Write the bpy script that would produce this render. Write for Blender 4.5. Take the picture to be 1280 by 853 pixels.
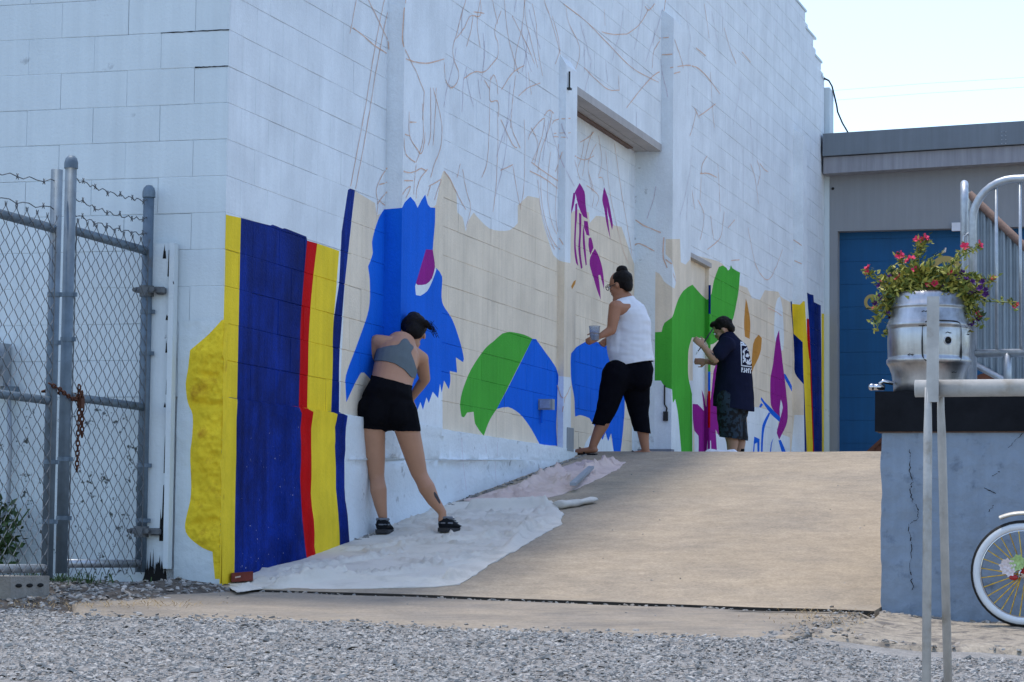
import bpy, bmesh, math, random, time
from mathutils import Vector, Matrix, noise as mnoise
from mathutils.geometry import delaunay_2d_cdt
from mathutils.bvhtree import BVHTree
T0=time.time()
random.seed(7)
for o in list(bpy.data.objects): bpy.data.objects.remove(o, do_unlink=True)
S=bpy.context.scene
COL=S.collection
R=math.radians
# ------------------------------------------------------------------ camera
# world: the building corner stands at the origin, its mural wall runs along +Y, its short face along -X
FPX=3196.3; YAW=.28262; PIT=.079987; ROL=.010633
CAM=Vector((5.41065,-12.96316,.24340))
FW=Vector((-math.sin(YAW)*math.cos(PIT),math.cos(YAW)*math.cos(PIT),math.sin(PIT)))
rt=Vector((math.cos(YAW),math.sin(YAW),0)); up=rt.cross(FW)
RT=math.cos(ROL)*rt+math.sin(ROL)*up; UP=-math.sin(ROL)*rt+math.cos(ROL)*up
cd=bpy.data.cameras.new('camera'); cam=bpy.data.objects.new('camera',cd); COL.objects.link(cam)
cam.matrix_world=Matrix(((RT.x,UP.x,-FW.x,CAM.x),(RT.y,UP.y,-FW.y,CAM.y),(RT.z,UP.z,-FW.z,CAM.z),(0,0,0,1)))
cd.lens=FPX/1280*36; cd.sensor_width=36; cd.clip_start=.1; cd.clip_end=3000
S.camera=cam
# ------------------------------------------------------------------ light
SUN_V=Vector((-.185,.12,1)).normalized()      # towards the sun: high, behind the building
el=math.asin(SUN_V.z); az=math.atan2(SUN_V.x,SUN_V.y)
w=bpy.data.worlds.new('World'); S.world=w; w.use_nodes=True
nt=w.node_tree; nt.nodes.clear()
sk=nt.nodes.new('ShaderNodeTexSky'); sk.sky_type='NISHITA'; sk.sun_disc=False
sk.sun_elevation=el; sk.sun_rotation=az; sk.air_density=1.0; sk.dust_density=1.2; sk.ozone_density=1.0; sk.altitude=100
bg=nt.nodes.new('ShaderNodeBackground'); bg.inputs[1].default_value=.15
wo=nt.nodes.new('ShaderNodeOutputWorld'); nt.links.new(sk.outputs[0],bg.inputs[0]); nt.links.new(bg.outputs[0],wo.inputs[0])
sd=bpy.data.lights.new('sun','SUN'); so=bpy.data.objects.new('sun',sd); COL.objects.link(so)
sd.energy=1.3; sd.angle=R(6); sd.color=(1,.94,.85)
so.rotation_euler=SUN_V.to_track_quat('Z','Y').to_euler()
S.view_settings.view_transform='Standard'; S.view_settings.look='None'; S.view_settings.gamma=1; S.view_settings.use_curve_mapping=False
S.view_settings.exposure=1.08
S.render.engine='CYCLES'
# ------------------------------------------------------------------ helpers
def ray(px,py): return FW+RT*((px-640)/FPX)-UP*((py-426.5)/FPX)
def un(px,py,ax,val):
    d=ray(px,py); return CAM+d*((val-CAM[ax])/d[ax])
def pj(p):
    v=Vector(p)-CAM; z=v.dot(FW); return 640+FPX*v.dot(RT)/z, 426.5-FPX*v.dot(UP)/z
FH=Vector((-math.sin(YAW),math.cos(YAW),0)); RH=Vector((math.cos(YAW),math.sin(YAW),0))
def tag(o,label=None,cat=None,group=None,kind=None):
    if label:o['label']=label
    if cat:o['category']=cat
    if group:o['group']=group
    if kind:o['kind']=kind
    return o
def empty(name,loc,label=None,cat=None,group=None):
    o=bpy.data.objects.new(name,None); o.location=loc; o.empty_display_size=.1; COL.objects.link(o)
    return tag(o,label,cat,group)
def par(o,p):
    if p is not None:
        bpy.context.view_layer.update() if False else None
        o.parent=p; o.matrix_parent_inverse=Matrix.Translation(Vector(p_loc(p))).inverted()
def p_loc(p):
    l=Vector(p.location)
    return l
def mk(name,V,F,mats,parent=None,mi=None,smooth=False):
    """mesh object; V in world coordinates (its parent's are taken off)"""
    me=bpy.data.meshes.new(name); me.from_pydata([tuple(v) for v in V],[],[tuple(f) for f in F])
    if not isinstance(mats,(list,tuple)): mats=[mats]
    for m in mats: me.materials.append(m)
    if mi: me.polygons.foreach_set('material_index',mi)
    if smooth: me.polygons.foreach_set('use_smooth',[True]*len(me.polygons))
    me.update()
    o=bpy.data.objects.new(name,me); COL.objects.link(o)
    if parent is not None:
        o.parent=parent
        p=parent; off=Vector((0,0,0))
        while p is not None: off+=Vector(p.location); p=p.parent
        for v in me.vertices: v.co-=off
    return o
class MB:
    def __init__(s): s.V=[];s.F=[];s.M=[]
    def add(s,V,F,m=0):
        n=len(s.V); s.V+= [Vector(v) for v in V]; s.F+=[tuple(i+n for i in f) for f in F]; s.M+=[m]*len(F); return s
    def box(s,a,b,m=0,jit=0):
        x0,y0,z0=a;x1,y1,z1=b
        V=[(x,y,z) for x in(x0,x1) for y in(y0,y1) for z in(z0,z1)]
        if jit: V=[tuple(c+random.uniform(-jit,jit) for c in v) for v in V]
        return s.add(V,[(0,1,3,2),(4,6,7,5),(0,4,5,1),(2,3,7,6),(0,2,6,4),(1,5,7,3)],m)
    def tube(s,P,r,n=8,m=0,closed=False,cap=True):
        P=[Vector(p) for p in P]; k=len(P); rr=r if isinstance(r,(list,tuple)) else [r]*k
        V=[];Fc=[]
        prev=None
        for i,p in enumerate(P):
            if closed: t=(P[(i+1)%k]-P[i-1])
            else: t=P[min(i+1,k-1)]-P[max(i-1,0)]
            if t.length<1e-9: t=Vector((0,0,1))
            t.normalize()
            if prev is None:
                a=Vector((0,0,1)) if abs(t.z)<.9 else Vector((1,0,0)); u=t.cross(a).normalized()
            else:
                u=(prev-t*prev.dot(t)); u=u.normalized() if u.length>1e-6 else t.orthogonal().normalized()
            prev=u; v=t.cross(u)
            for j in range(n):
                an=2*math.pi*j/n; V.append(p+(u*math.cos(an)+v*math.sin(an))*rr[i])
        for i in range(k if closed else k-1):
            a=i*n;b=((i+1)%k)*n
            for j in range(n): Fc.append((a+j,a+(j+1)%n,b+(j+1)%n,b+j))
        if cap and not closed: Fc.append(tuple(range(n-1,-1,-1))); Fc.append(tuple((k-1)*n+j for j in range(n)))
        return s.add(V,Fc,m)
    def lathe(s,prof,c,axis=(0,0,1),n=24,m=0):
        ax=Vector(axis).normalized(); u=ax.orthogonal().normalized(); v=ax.cross(u); c=Vector(c); V=[];Fc=[]
        for (r,h) in prof:
            for j in range(n):
                an=2*math.pi*j/n; V.append(c+ax*h+(u*math.cos(an)+v*math.sin(an))*r)
        for i in range(len(prof)-1):
            for j in range(n): Fc.append((i*n+j,i*n+(j+1)%n,(i+1)*n+(j+1)%n,(i+1)*n+j))
        return s.add(V,Fc,m)
    def ball(s,c,rad,n=8,k=6,m=0):
        rx,ry,rz=rad if isinstance(rad,(tuple,list)) else (rad,)*3
        V=[];Fc=[]
        for i in range(k+1):
            th=math.pi*i/k
            for j in range(n):
                an=2*math.pi*j/n; V.append((c[0]+rx*math.sin(th)*math.cos(an),c[1]+ry*math.sin(th)*math.sin(an),c[2]+rz*math.cos(th)))
        for i in range(k):
            for j in range(n): Fc.append((i*n+j,(i+1)*n+j,(i+1)*n+(j+1)%n,i*n+(j+1)%n))
        return s.add(V,Fc,m)
    def prism(s,poly,d,m=0):
        """extrude a 3D polygon by vector d"""
        n=len(poly); V=[Vector(p) for p in poly]+[Vector(p)+Vector(d) for p in poly]
        return s.add(V,[tuple(range(n-1,-1,-1)),tuple(range(n,2*n))]+[(i,(i+1)%n,n+(i+1)%n,n+i) for i in range(n)],m)
    def make(s,name,mats,parent=None,smooth=False): return mk(name,s.V,s.F,mats,parent,s.M,smooth)
def fbm(p,s=1,o=3):
    v=0;a=1;q=Vector(p)*s
    for _ in range(o): v+=a*mnoise.noise(q); q=q*2.1; a*=.5
    return v
# ------------------------------------------------------------------ materials
def mat(name,col,rough=.7,var=.12,vs=6.0,bump=0,bs=40.0,metal=0,col2=None,mixs=3.0,mixlo=.5,mixhi=.62,spec=.35,streak=0,trans=0,fine=0,det=6.0):
    m=bpy.data.materials.new(name); m.use_nodes=True; n=m.node_tree.nodes; l=m.node_tree.links
    b=n['Principled BSDF']; b.inputs['Roughness'].default_value=rough; b.inputs['Metallic'].default_value=metal
    b.inputs['Specular IOR Level'].default_value=spec
    if trans: b.inputs['Transmission Weight'].default_value=trans
    tc=n.new('ShaderNodeTexCoord')
    def noi(scale,detail=5.0,rgh=.6,vec=None):
        t=n.new('ShaderNodeTexNoise'); t.inputs['Scale'].default_value=scale; t.inputs['Detail'].default_value=detail; t.inputs['Roughness'].default_value=rgh
        l.new(vec or gp,t.inputs['Vector']); return t
    geo=n.new('ShaderNodeNewGeometry'); gp=geo.outputs['Position']
    rgb=n.new('ShaderNodeRGB'); rgb.outputs[0].default_value=(*col,1); cur=rgb.outputs[0]
    if col2:
        t=noi(mixs,det); mr=n.new('ShaderNodeMapRange'); mr.inputs[1].default_value=mixlo; mr.inputs[2].default_value=mixhi; l.new(t.outputs[0],mr.inputs[0])
        mx=n.new('ShaderNodeMix'); mx.data_type='RGBA'; l.new(mr.outputs[0],mx.inputs[0]); l.new(cur,mx.inputs[6]); mx.inputs[7].default_value=(*col2,1); cur=mx.outputs[2]
    def mul(fac_out,amt):
        nonlocal cur
        mr=n.new('ShaderNodeMapRange'); mr.inputs[1].default_value=.25; mr.inputs[2].default_value=.75; mr.inputs[3].default_value=1-amt; mr.inputs[4].default_value=1+amt; l.new(fac_out,mr.inputs[0])
        mx=n.new('ShaderNodeMix'); mx.data_type='RGBA'; mx.blend_type='MULTIPLY'; mx.inputs[0].default_value=1
        l.new(cur,mx.inputs[6]); l.new(mr.outputs[0],mx.inputs[7]); cur=mx.outputs[2]
    if var: mul(noi(vs,6).outputs[0],var)
    if fine: mul(noi(55,4,.7).outputs[0],fine); mul(noi(9,5,.65).outputs[0],fine*.55)
    if streak:
        mp=n.new('ShaderNodeMapping'); mp.inputs['Scale'].default_value=(9,9,.5); l.new(gp,mp.inputs[0]); mul(noi(1.6,5,.6,mp.outputs[0]).outputs[0],streak)
    l.new(cur,b.inputs['Base Color'])
    if bump:
        t=noi(bs,5); bp=n.new('ShaderNodeBump'); bp.inputs['Strength'].default_value=min(1,bump*2); bp.inputs['Distance'].default_value=.004*max(1,bump*2)
        l.new(t.outputs[0],bp.inputs['Height']); l.new(bp.outputs[0],b.inputs['Normal'])
    return m
PAINT={}
def paint(k,col,var=.12,rough=.6,bump=.4,streak=.09,fine=.05,**kw): PAINT[k]=mat('paint_'+k,col,rough,var,2.2,bump,60,streak=streak,spec=.03,fine=fine,**kw)
paint('white',(.73,.77,.80),streak=.05)
paint('cream',(.74,.635,.50))
paint('yellow',(.84,.61,.035),var=.12)
paint('navy',(.003,.019,.17),var=.55,rough=.5,streak=.4,fine=.3)
paint('red',(.55,.004,.006))
paint('royal',(.008,.125,.66),var=.08)
paint('green',(.07,.38,.045),var=.12)
paint('magenta',(.29,.018,.24))
paint('ochre',(.52,.24,.05))
paint('grey',(.22,.23,.26))
paint('brush',(.55,.56,.60),var=.3)
PK=list(PAINT); PM=[PAINT[k] for k in PK]; PI={k:i for i,k in enumerate(PK)}
M={}
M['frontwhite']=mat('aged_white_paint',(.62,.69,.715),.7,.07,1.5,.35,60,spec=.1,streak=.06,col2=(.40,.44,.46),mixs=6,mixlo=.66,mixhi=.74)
M['galv']=mat('galvanised_steel',(.42,.45,.48),.45,.18,30,.05,200,metal=.75,spec=.5,streak=.1)
M['galvpost']=mat('weathered_galvanised_post',(.125,.17,.215),.55,.25,14,.05,90,metal=.25,streak=.22,col2=(.11,.10,.09),mixs=7,mixlo=.64,mixhi=.75)
M['wire']=mat('fence_wire',(.12,.13,.14),.55,.2,20,metal=.5)
M['rust']=mat('rusty_iron',(.09,.035,.02),.8,.4,30,.2,150,metal=.2)
M['concrete']=mat('ramp_concrete',(.365,.298,.218),.92,.10,1.1,.6,70,col2=(.28,.237,.185),mixs=1.6,mixlo=.40,mixhi=.70,fine=.30,spec=.15)
M['apron']=mat('apron_concrete',(.295,.25,.195),.92,.14,1.5,.6,70,col2=(.215,.19,.16),mixs=2.2,mixlo=.4,mixhi=.66,fine=.26,spec=.15)
M['crack']=mat('dark_crack_soil',(.035,.03,.025),.95,.3,20)
M['oldslab']=mat('broken_concrete',(.30,.26,.205),.95,.25,5,1.0,40,col2=(.14,.125,.11),mixs=16,mixlo=.5,mixhi=.64,fine=.3)
M['gravelbed']=mat('gravel_bed',(.27,.26,.243),.95,.25,9,1.2,60,col2=(.20,.193,.185),mixs=60,mixlo=.48,mixhi=.62)
M['dirt']=mat('dark_soil',(.10,.085,.07),.95,.4,8,1.2,45,col2=(.05,.042,.035),mixs=10)
for i,c in enumerate([(.32,.31,.29),(.275,.267,.252),(.37,.355,.33),(.20,.195,.187),(.42,.40,.37),(.31,.275,.235)]):
    M['st%d'%i]=mat('gravel_stone_%s'%'abcdef'[i],c,.9,.25,30,.3,150)
STONES=[M['st%d'%i] for i in range(6)]
M['retain']=mat('blue_grey_masonry_paint',(.23,.285,.355),.8,.12,2.5,.9,22,streak=.10,col2=(.15,.19,.245),mixs=11,mixlo=.58,mixhi=.70,spec=.1)
M['capblack']=mat('black_painted_timber',(.012,.013,.016),.5,.3,9,.15,60,spec=.04)
M['farwall']=mat('grey_stucco',(.275,.285,.30),.85,.05,1.2,.2,80,streak=.06)
M['fasciaU']=mat('fascia_dark_metal',(.165,.19,.215),.5,.08,1.5,streak=.1)
M['fasciaL']=mat('fascia_light_metal',(.28,.28,.305),.55,.08,1.5,streak=.22)
M['doorblue']=mat('door_blue_paint',(.003,.082,.215),.6,.16,.9,.15,50,streak=.1)
M['gold']=mat('gold_paint',(.42,.32,.11),.6,.1)
M['brownpaint']=mat('brown_mural_paint',(.13,.05,.03),.7,.4,8)
M['canvas']=mat('canvas_cloth',(.63,.595,.525),.9,.07,3,.25,300,col2=(.47,.44,.385),mixs=5,mixlo=.5,mixhi=.72)
M['pinkcloth']=mat('pinkish_cloth',(.60,.47,.42),.9,.1,6,.25,300,col2=(.45,.33,.29),mixs=7,mixlo=.55,mixhi=.75)
M['brickred']=mat('red_brick',(.16,.035,.025),.85,.3,30,.4,100)
M['skinL']=mat('skin_tan',(.44,.225,.135),.55,.08,10,.04,150,spec=.4)
M['skinW']=mat('skin_warm',(.36,.165,.095),.55,.08,10,.04,150)
M['skinM']=mat('skin_light',(.42,.24,.165),.55,.08,10,.04,150)
M['hair']=mat('black_hair',(.007,.005,.005),.6,.3,40,.5,250,spec=.15)
M['greytop']=mat('grey_sports_fabric',(.105,.13,.145),.8,.08,30,.15,300)
M['blackcloth']=mat('black_fabric',(.006,.006,.008),.8,.2,20,.2,200,spec=.03)
M['navycloth']=mat('black_trouser_fabric',(.005,.005,.008),.85,.2,20,.2,200,spec=.03)
M['tank']=mat('white_cotton',(.70,.71,.76),.85,.04,10,.15,250)
M['tee']=mat('navy_tshirt',(.012,.014,.034),.9,.15,10,.2,200,spec=.03)
M['camo']=mat('dark_camouflage',(.020,.035,.055),.9,.2,10,.2,200,col2=(.006,.007,.010),mixs=22,mixlo=.48,mixhi=.53,det=2)
M['shoe']=mat('black_trainer',(.012,.013,.016),.55,.3,30,.2,200,spec=.03)
M['shoegrey']=mat('grey_trainer_trim',(.15,.16,.18),.6,.1)
M['sole']=mat('dark_sole',(.03,.03,.033),.8,.1)
M['print']=mat('white_print',(.62,.64,.68),.8,.08)
M['tattoo']=mat('tattoo_ink',(.05,.045,.05),.7,.2)
M['plastic']=mat('clear_plastic',(.62,.70,.80),.15,.0,spec=.5,trans=.75)
M['bluepaint']=mat('wet_blue_paint',(.05,.18,.60),.3,.05)
M['brush']=mat('brush_handle',(.02,.02,.025),.4,.1)
M['steel']=mat('brushed_keg_steel',(.40,.405,.415),.34,.22,5,.15,40,metal=.95,streak=.28,spec=.5,col2=(.22,.21,.20),mixs=6,mixlo=.52,mixhi=.72)
M['black']=mat('black_void',(.004,.004,.004),.8,0)
M['leafA']=mat('leaf_yellow_green',(.36,.33,.06),.6,.25,40)
M['leafB']=mat('leaf_green',(.18,.22,.045),.6,.25,40)
M['leafC']=mat('leaf_dark_green',(.035,.065,.02),.6,.25,40)
M['petalR']=mat('red_petal',(.68,.035,.11),.6,.15,60)
M['petalP']=mat('purple_petal',(.07,.012,.12),.6,.15,60)
M['petalW']=mat('white_petal',(.70,.62,.62),.6,.1,60)
M['petalG']=mat('pale_green_petal',(.40,.55,.22),.6,.1,60)
M['corr']=mat('corrugated_steel',(.26,.30,.33),.5,.15,6,metal=.55,streak=.3)
M['brownrail']=mat('brown_rusted_rail',(.16,.105,.085),.75,.25,20,.2,90)
M['tyre']=mat('black_tyre',(.012,.012,.012),.7,.1)
M['whitewall']=mat('white_tyre_wall',(.66,.70,.74),.5,.05)
M['goldspoke']=mat('gold_spoke',(.55,.36,.05),.3,.2,60,metal=.8)
M['chrome']=mat('chrome',(.6,.6,.62),.15,.05,metal=1)
M['redpaint']=mat('red_bike_paint',(.35,.008,.012),.25,.05,spec=.6)
M['creampaint']=mat('cream_enamel',(.72,.66,.55),.3,.05,spec=.6)
M['wood']=mat('white_peeling_board',(.62,.68,.70),.7,.06,3,.4,50,streak=.1,col2=(.03,.028,.03),mixs=9,mixlo=.70,mixhi=.73)
M['cinder']=mat('cinder_block',(.27,.25,.22),.95,.2,14,.8,70)
M['straw']=mat('dry_straw',(.30,.22,.11),.9,.3,30)
M['weed']=mat('weed_leaf',(.045,.09,.022),.7,.3,30)
M['boxgrey']=mat('grey_box_metal',(.30,.33,.36),.5,.1,8,metal=.3)
M['sketch']=mat('orange_chalk_line',(.74,.49,.37),.9,.2,20)
M['sketchP']=mat('pink_chalk_line',(.60,.52,.58),.9,.2,20)
M['soffit']=mat('soffit_board',(.40,.375,.36),.8,.1,2,.1,60,streak=.1)
M['cable']=mat('black_cable',(.02,.02,.02),.6,0)
M['trestle']=mat('weathered_grey_pipe',(.43,.42,.395),.6,.2,14,.08,90,metal=.25,streak=.15,col2=(.30,.27,.22),mixs=9,mixlo=.55,mixhi=.7)
M['mouldwhite']=mat('mouldy_white_paint',(.56,.63,.65),.8,.1,2,.6,45,col2=(.06,.07,.065),mixs=26,mixlo=.60,mixhi=.66,streak=.1)
M['yellowrough']=mat('rough_yellow_plaster',(.84,.61,.035),.7,.14,9,1.0,28,col2=(.50,.27,.02),mixs=7,mixlo=.56,mixhi=.72,spec=.05)
M['limewhite']=mat('white_foundation_paint',(.72,.77,.80),.8,.06,2,.9,35,col2=(.40,.41,.42),mixs=9,mixlo=.62,mixhi=.72)
# ------------------------------------------------------------------ mural: outlines of the paint on the wall (traced, then carried to the wall's own plane)
CREAM=[(444,239),(469,254),(471,269),(500,262),(536,262),(545,256),(551,224),(554,214),(561,220),(570,240),(572,266),(578,272),(582,290),(586,275),(592,266),(607,282),(618,288),(637,288),(647,279),(647,257),(660,245),(674,248),(677,270),(681,286),(688,308),(692,319),(699,326),(713,329),(713.6,266),(722,262),(736,266),(737,279),(745,270),(758,272),(768,282),(777,284),(782,299),(789,320),(792.5,329),(800,334),(824,342),(830,352),(843,361),(845,350),(839,325),(832,318),(832,299),(850,299),(851,328),(857,331),(862,325),(864,318),(887,324),(903,330),(925,357),(934,360),(940,373),(950,375),(956,363),(973,365),(975,370),(980,374),(988,378),(993,420),(1009,480),(1009,575),(424,575),(424,520),(431,355)]
MUR=[('cream',CREAM),
('white',[(513,495),(553,470),(553.2,545),(513,545)]),
('white',[(697,470),(713.6,472),(713.6,575),(697,575)]),
('white',[(812,476),(866,476),(866,575),(790,575),(792,520)]),
('white',[(866,427),(881,427),(881,520),(866,520)]),
('white',[(868,540),(935,545),(933,512),(943,509),(961,513),(973,526),(972,541),(987,547),(988,575),(868,575)]),
('white',[(993,519),(1007,519),(1010,575),(988,575)]),
('white',[(969,385),(972,373),(975,371),(978,385),(980,420),(979,438),(974,440),(968,420)]),
('white',[(726,575),(732,553),(737,545),(762,543),(770,575)]),
('yellow',[(270,262),(283,268.6),(301,272.5),(299,360),(297.2,460),(295,568),(290.6,722),(288,745),(255,745)]),
('navy',[(301,272.5),(338,282),(341,281),(353,286),(356,285.5),(383,296),(384,301),(380,346),(376,403),(374.7,460),(373.6,511),(376,516),(376,617),(379,700),(379,760),(286,760),(290.6,722),(295,568),(297.2,460),(299,360)]),
('red',[(384,301),(396.5,304.5),(390,361),(386,417),(385,460),(384,512),(390,515),(389,617),(391,700),(391,760),(379,760),(379,700),(376,617),(376,517),(373.6,511),(374.7,460),(376,403),(380,346)]),
('yellow',[(396.5,304.5),(410,309),(424,314),(421,352),(417,403),(415.6,460),(413.7,515),(420,518),(418.6,558),(421,690),(421,760),(391,760),(391,700),(389,617),(390,515),(384,512),(385,460),(386,417),(390,361)]),
('navy',[(435,237.5),(438,236),(444,238),(439.5,276),(431,355),(425,431),(424,460),(423.6,515),(431.5,520),(430,591),(433.5,680),(433.5,760),(421,760),(421,690),(418.6,558),(420,518),(413.7,515),(415.6,460),(417,403),(424,352),(427,290)]),
('royal',[(480,262),(502.5,260),(506,253),(513,246),(519,253),(522,260),(527,250),(531.6,243.5),(535,256),(538,259.5),(544,260),(543.7,279),(541.5,305),(541,320),(543.4,335),(546,336),(552.7,346),(552.6,377),(565.6,400),(576,430),(580,449),(579,453),(570,447),(571.5,466),(562.4,464),(563,476),(561,487),(555,476),(552,491),(550,480),(547.7,498),(541,490),(536,504),(533,497),(528.7,512.5),(525.5,503),(522,512.5),(517,502),(500,490),(478,488),(455,466),(451,466),(441,485),(432.7,503),(431.6,476),(434.8,462),(447.4,428),(461,386),(462,350),(460,333),(463,326),(466,316),(465,303),(469,286),(474.4,271)]),
('magenta',[(532.5,312),(541,312.5),(543.7,334),(540,348),(532.5,355.6),(522,356.5),(520,354)]),
('white',[(519,358),(520,354.5),(522,356.5),(532.5,355.6),(540,348),(543.7,334.5),(545.5,337),(541,350),(534,364),(525.5,370),(520,369)]),
('green',[(665.7,423.6),(655,418.5),(637,415),(628,417),(617,426.7),(607.6,434.6),(595,452),(585.6,469),(577.7,490),(575,507),(577,521),(580,522),(584,516),(592,515),(594,530),(599,538),(605,545),(608,536),(613,524),(621,511.5)]),
('royal',[(665.7,423.6),(670,424),(683,442),(695,459.7),(698,469),(697,488),(695.5,534),(696.5,557.5),(675,556.4),(665,538),(657,526),(649,517),(635,509),(621,511.5),(640,475)]),
('royal',[(713.9,442),(720,434.5),(734.6,425.7),(756,431),(770,450),(780,490),(779.6,530),(774.5,575),(768.6,575),(764,542),(760,552),(757,541),(753,550),(747,538),(740,528),(737,523),(725,519),(719,521),(717.7,497),(713.9,474)]),
('cream',[(713.9,530),(719,524),(725,520),(735,524),(737,530),(735.7,544),(725,560.6),(713.9,562)]),
('magenta',[(724.4,229),(730.6,240),(732,256),(734.4,274),(729,271),(723,258),(720,245),(718.4,240.5)]),
('magenta',[(716.6,241.5),(719,241),(719,247),(717.5,256),(714.3,267.5),(713.9,262)]),
('magenta',[(719,255.5),(721.6,254),(721.3,270),(720,290),(719.8,309),(723,333),(720,329),(717.6,309),(718.6,275)]),
('magenta',[(723.5,266),(726.6,268),(726.5,290),(725.4,312),(728,335),(726,336.5),(723,312),(724,290)]),
('magenta',[(729,282),(730.4,290),(731,300),(733.4,331),(732,332.5),(729,310),(728.4,294)]),
('magenta',[(729.7,276),(734.6,277),(737,295),(733.4,294),(730,285)]),
('magenta',[(736,297.6),(739,297),(742,310),(737.8,319),(735.5,307)]),
('magenta',[(743.8,311),(748.4,320),(752.8,335),(755,352),(755,362),(750.3,344),(748,344),(750,362),(751,375),(746,362),(742,348),(737,331),(738,321)]),
('magenta',[(755,234),(759.7,247),(763.4,264),(766,282),(765,288),(760.5,269),(758.5,258),(760,275),(763,300),(758.3,281),(755,261),(752.7,250)]),
('ochre',[(714,358),(717,352),(720,350),(719,355),(715,362)]),
('green',[(811.5,416),(827,415),(830.4,404),(840,397),(843.5,387),(848,374),(854,364),(860,359),(865.6,356),(877,369),(883.7,375),(887,373),(889.4,367),(891.5,355),(894.4,344.6),(898.5,334),(903.4,332),(908,335),(910,338.5),(912.4,336.4),(913.6,331.5),(915.7,335.6),(925,341),(923,366),(918,392),(915,402),(905,418),(892,430),(885,431.6),(880,423),(865,422),(860.7,438),(860,460),(860.7,473),(865,492.5),(865.6,575),(852.5,575),(847.6,519),(844,499),(841,504),(840,487),(831,484),(826,476),(811,476)]),
('magenta',[(865.8,505),(872,505.6),(880,514),(878.5,500),(877,487),(880,495),(881.6,505.6),(883,509),(884,490),(886,502),(888,500),(889.4,489),(892,464),(895,455),(905,455),(905,510),(901,538),(898.5,545),(894.4,537),(897,575),(889.4,575),(888.6,551),(884.5,551),(882,575),(873,575),(873,545),(868,538.5),(866,522)]),
('ochre',[(932.4,373),(934.5,381),(937.7,403),(937,424),(931,421),(930,403)]),
('ochre',[(948.5,418.5),(952.4,423),(951.4,437),(948,448),(942,460),(938,472),(940,445),(941.5,430),(943.6,424)]),
('magenta',[(974,412.5),(974.6,423),(977.4,444),(979,460),(980.8,473),(983,492.7),(984.6,511),(983.5,529),(974,550),(971,541.4),(974.7,526),(968.6,515.5),(963.7,506.4),(963,474.4),(966.3,454.6),(970.4,423)]),
('white',[(976,499.5),(978.5,509.4),(975.4,523),(974.6,512)]),
('royal',[(951.8,496.5),(955.6,502),(975.4,521.6),(974.7,527.7),(963,517),(951,499.5)]),
('royal',[(949,509),(951.5,504),(954,506),(951,510)]),
('royal',[(961,515.5),(963,517),(956.5,532),(954,548),(953,575),(950.8,575),(951.5,547),(953.5,530)]),
('royal',[(940.5,575),(942.7,546),(949.5,549),(949,575),(946.8,575),(946.5,553.6),(943.6,555),(942.3,575)]),
('royal',[(961,575),(964,553.6),(967,547.5),(964.8,555),(962.8,575)]),
('royal',[(973,550.6),(976,550),(982,564),(983,575),(980,575)]),
('royal',[(980,467.5),(982,468),(990,482.8),(990,490),(980.8,473)]),
('navy',[(988,377),(990,377),(992,417.4),(1003.4,428),(1004,460),(1005,480),(1009,575),(1006,575),(1004.4,480.5),(993.7,466.8),(993,450),(991.5,419)]),
('yellow',[(990,380),(1000,381),(1004,376.6),(1006,377),(1009,424),(1012.3,455),(1016.6,575),(1009,575),(1005,480),(1004,460),(1003.4,428),(992,417.4)]),
('red',[(1008.4,398.4),(1011,399),(1014,455),(1018,575),(1016.6,575),(1012.3,455),(1009,424)]),
('navy',[(1008.8,366),(1012.6,368),(1016.8,369),(1017.5,378),(1026,382),(1027,460),(1027.7,575),(1018,575),(1014,455),(1011,399)]),
('yellow',[(1027,392),(1034,393),(1034,575),(1027.7,575),(1027,460)]),
]
def hand_drawn(P):
    n=len(P); Q=[]; rr_=random.Random(int(P[0][0]*10)); C=[]
    for i in range(n):
        a=Vector(P[i])-Vector(P[i-1]); b=Vector(P[(i+1)%n])-Vector(P[i])
        sharp=a.length<1e-6 or b.length<1e-6 or a.angle(b)>R(42) or max(a.length,b.length)>60
        C.append(sharp)
    for i in range(n):
        p0,p1,p2,p3=(Vector(P[(i+k)%n]) for k in(-1,0,1,2)); L=(p2-p1).length
        t1=Vector((0,0)) if C[i] else (p2-p0)*.5; t2=Vector((0,0)) if C[(i+1)%n] else (p3-p1)*.5
        if C[i]: t1=(p2-p1)*1.0
        if C[(i+1)%n]: t2=(p2-p1)*1.0
        if t1.length>L*1.2: t1*=L*1.2/t1.length
        if t2.length>L*1.2: t2*=L*1.2/t2.length
        k=max(1,min(5,int(L/5)))
        for j in range(k):
            t=j/k; h=(2*t**3-3*t*t+1)*p1+(t**3-2*t*t+t)*t1+(-2*t**3+3*t*t)*p2+(t**3-t*t)*t2; Q.append((h.x,h.y))
    return Q
MUR=[(k,hand_drawn(P)) for k,P in MUR]
YELLOW_FRONT=[(290,400),(277.7,400),(262,417),(238,438),(235.5,460),(232.5,480),(234.8,503),(241,519),(241,542),(238,568),(239,618),(231.5,654),(235,670),(253,685),(266,690),(269,724),(290,724)]
def inpoly(x,y,P):
    c=False;j=len(P)-1
    for i in range(len(P)):
        if (P[i][1]>y)!=(P[j][1]>y) and x<(P[j][0]-P[i][0])*(y-P[i][1])/(P[j][1]-P[i][1])+P[i][0]: c=not c
        j=i
    return c
class Colours:
    def __init__(s): s.L=[]
    def add(s,k,uv): s.L.append((k,uv,min(p[0] for p in uv),max(p[0] for p in uv),min(p[1] for p in uv),max(p[1] for p in uv)))
    def at(s,u,v,base):
        for k,uv,a,b,c,d in reversed(s.L):
            if a<u<b and c<v<d and inpoly(u,v,uv): return k
        return base
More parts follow.
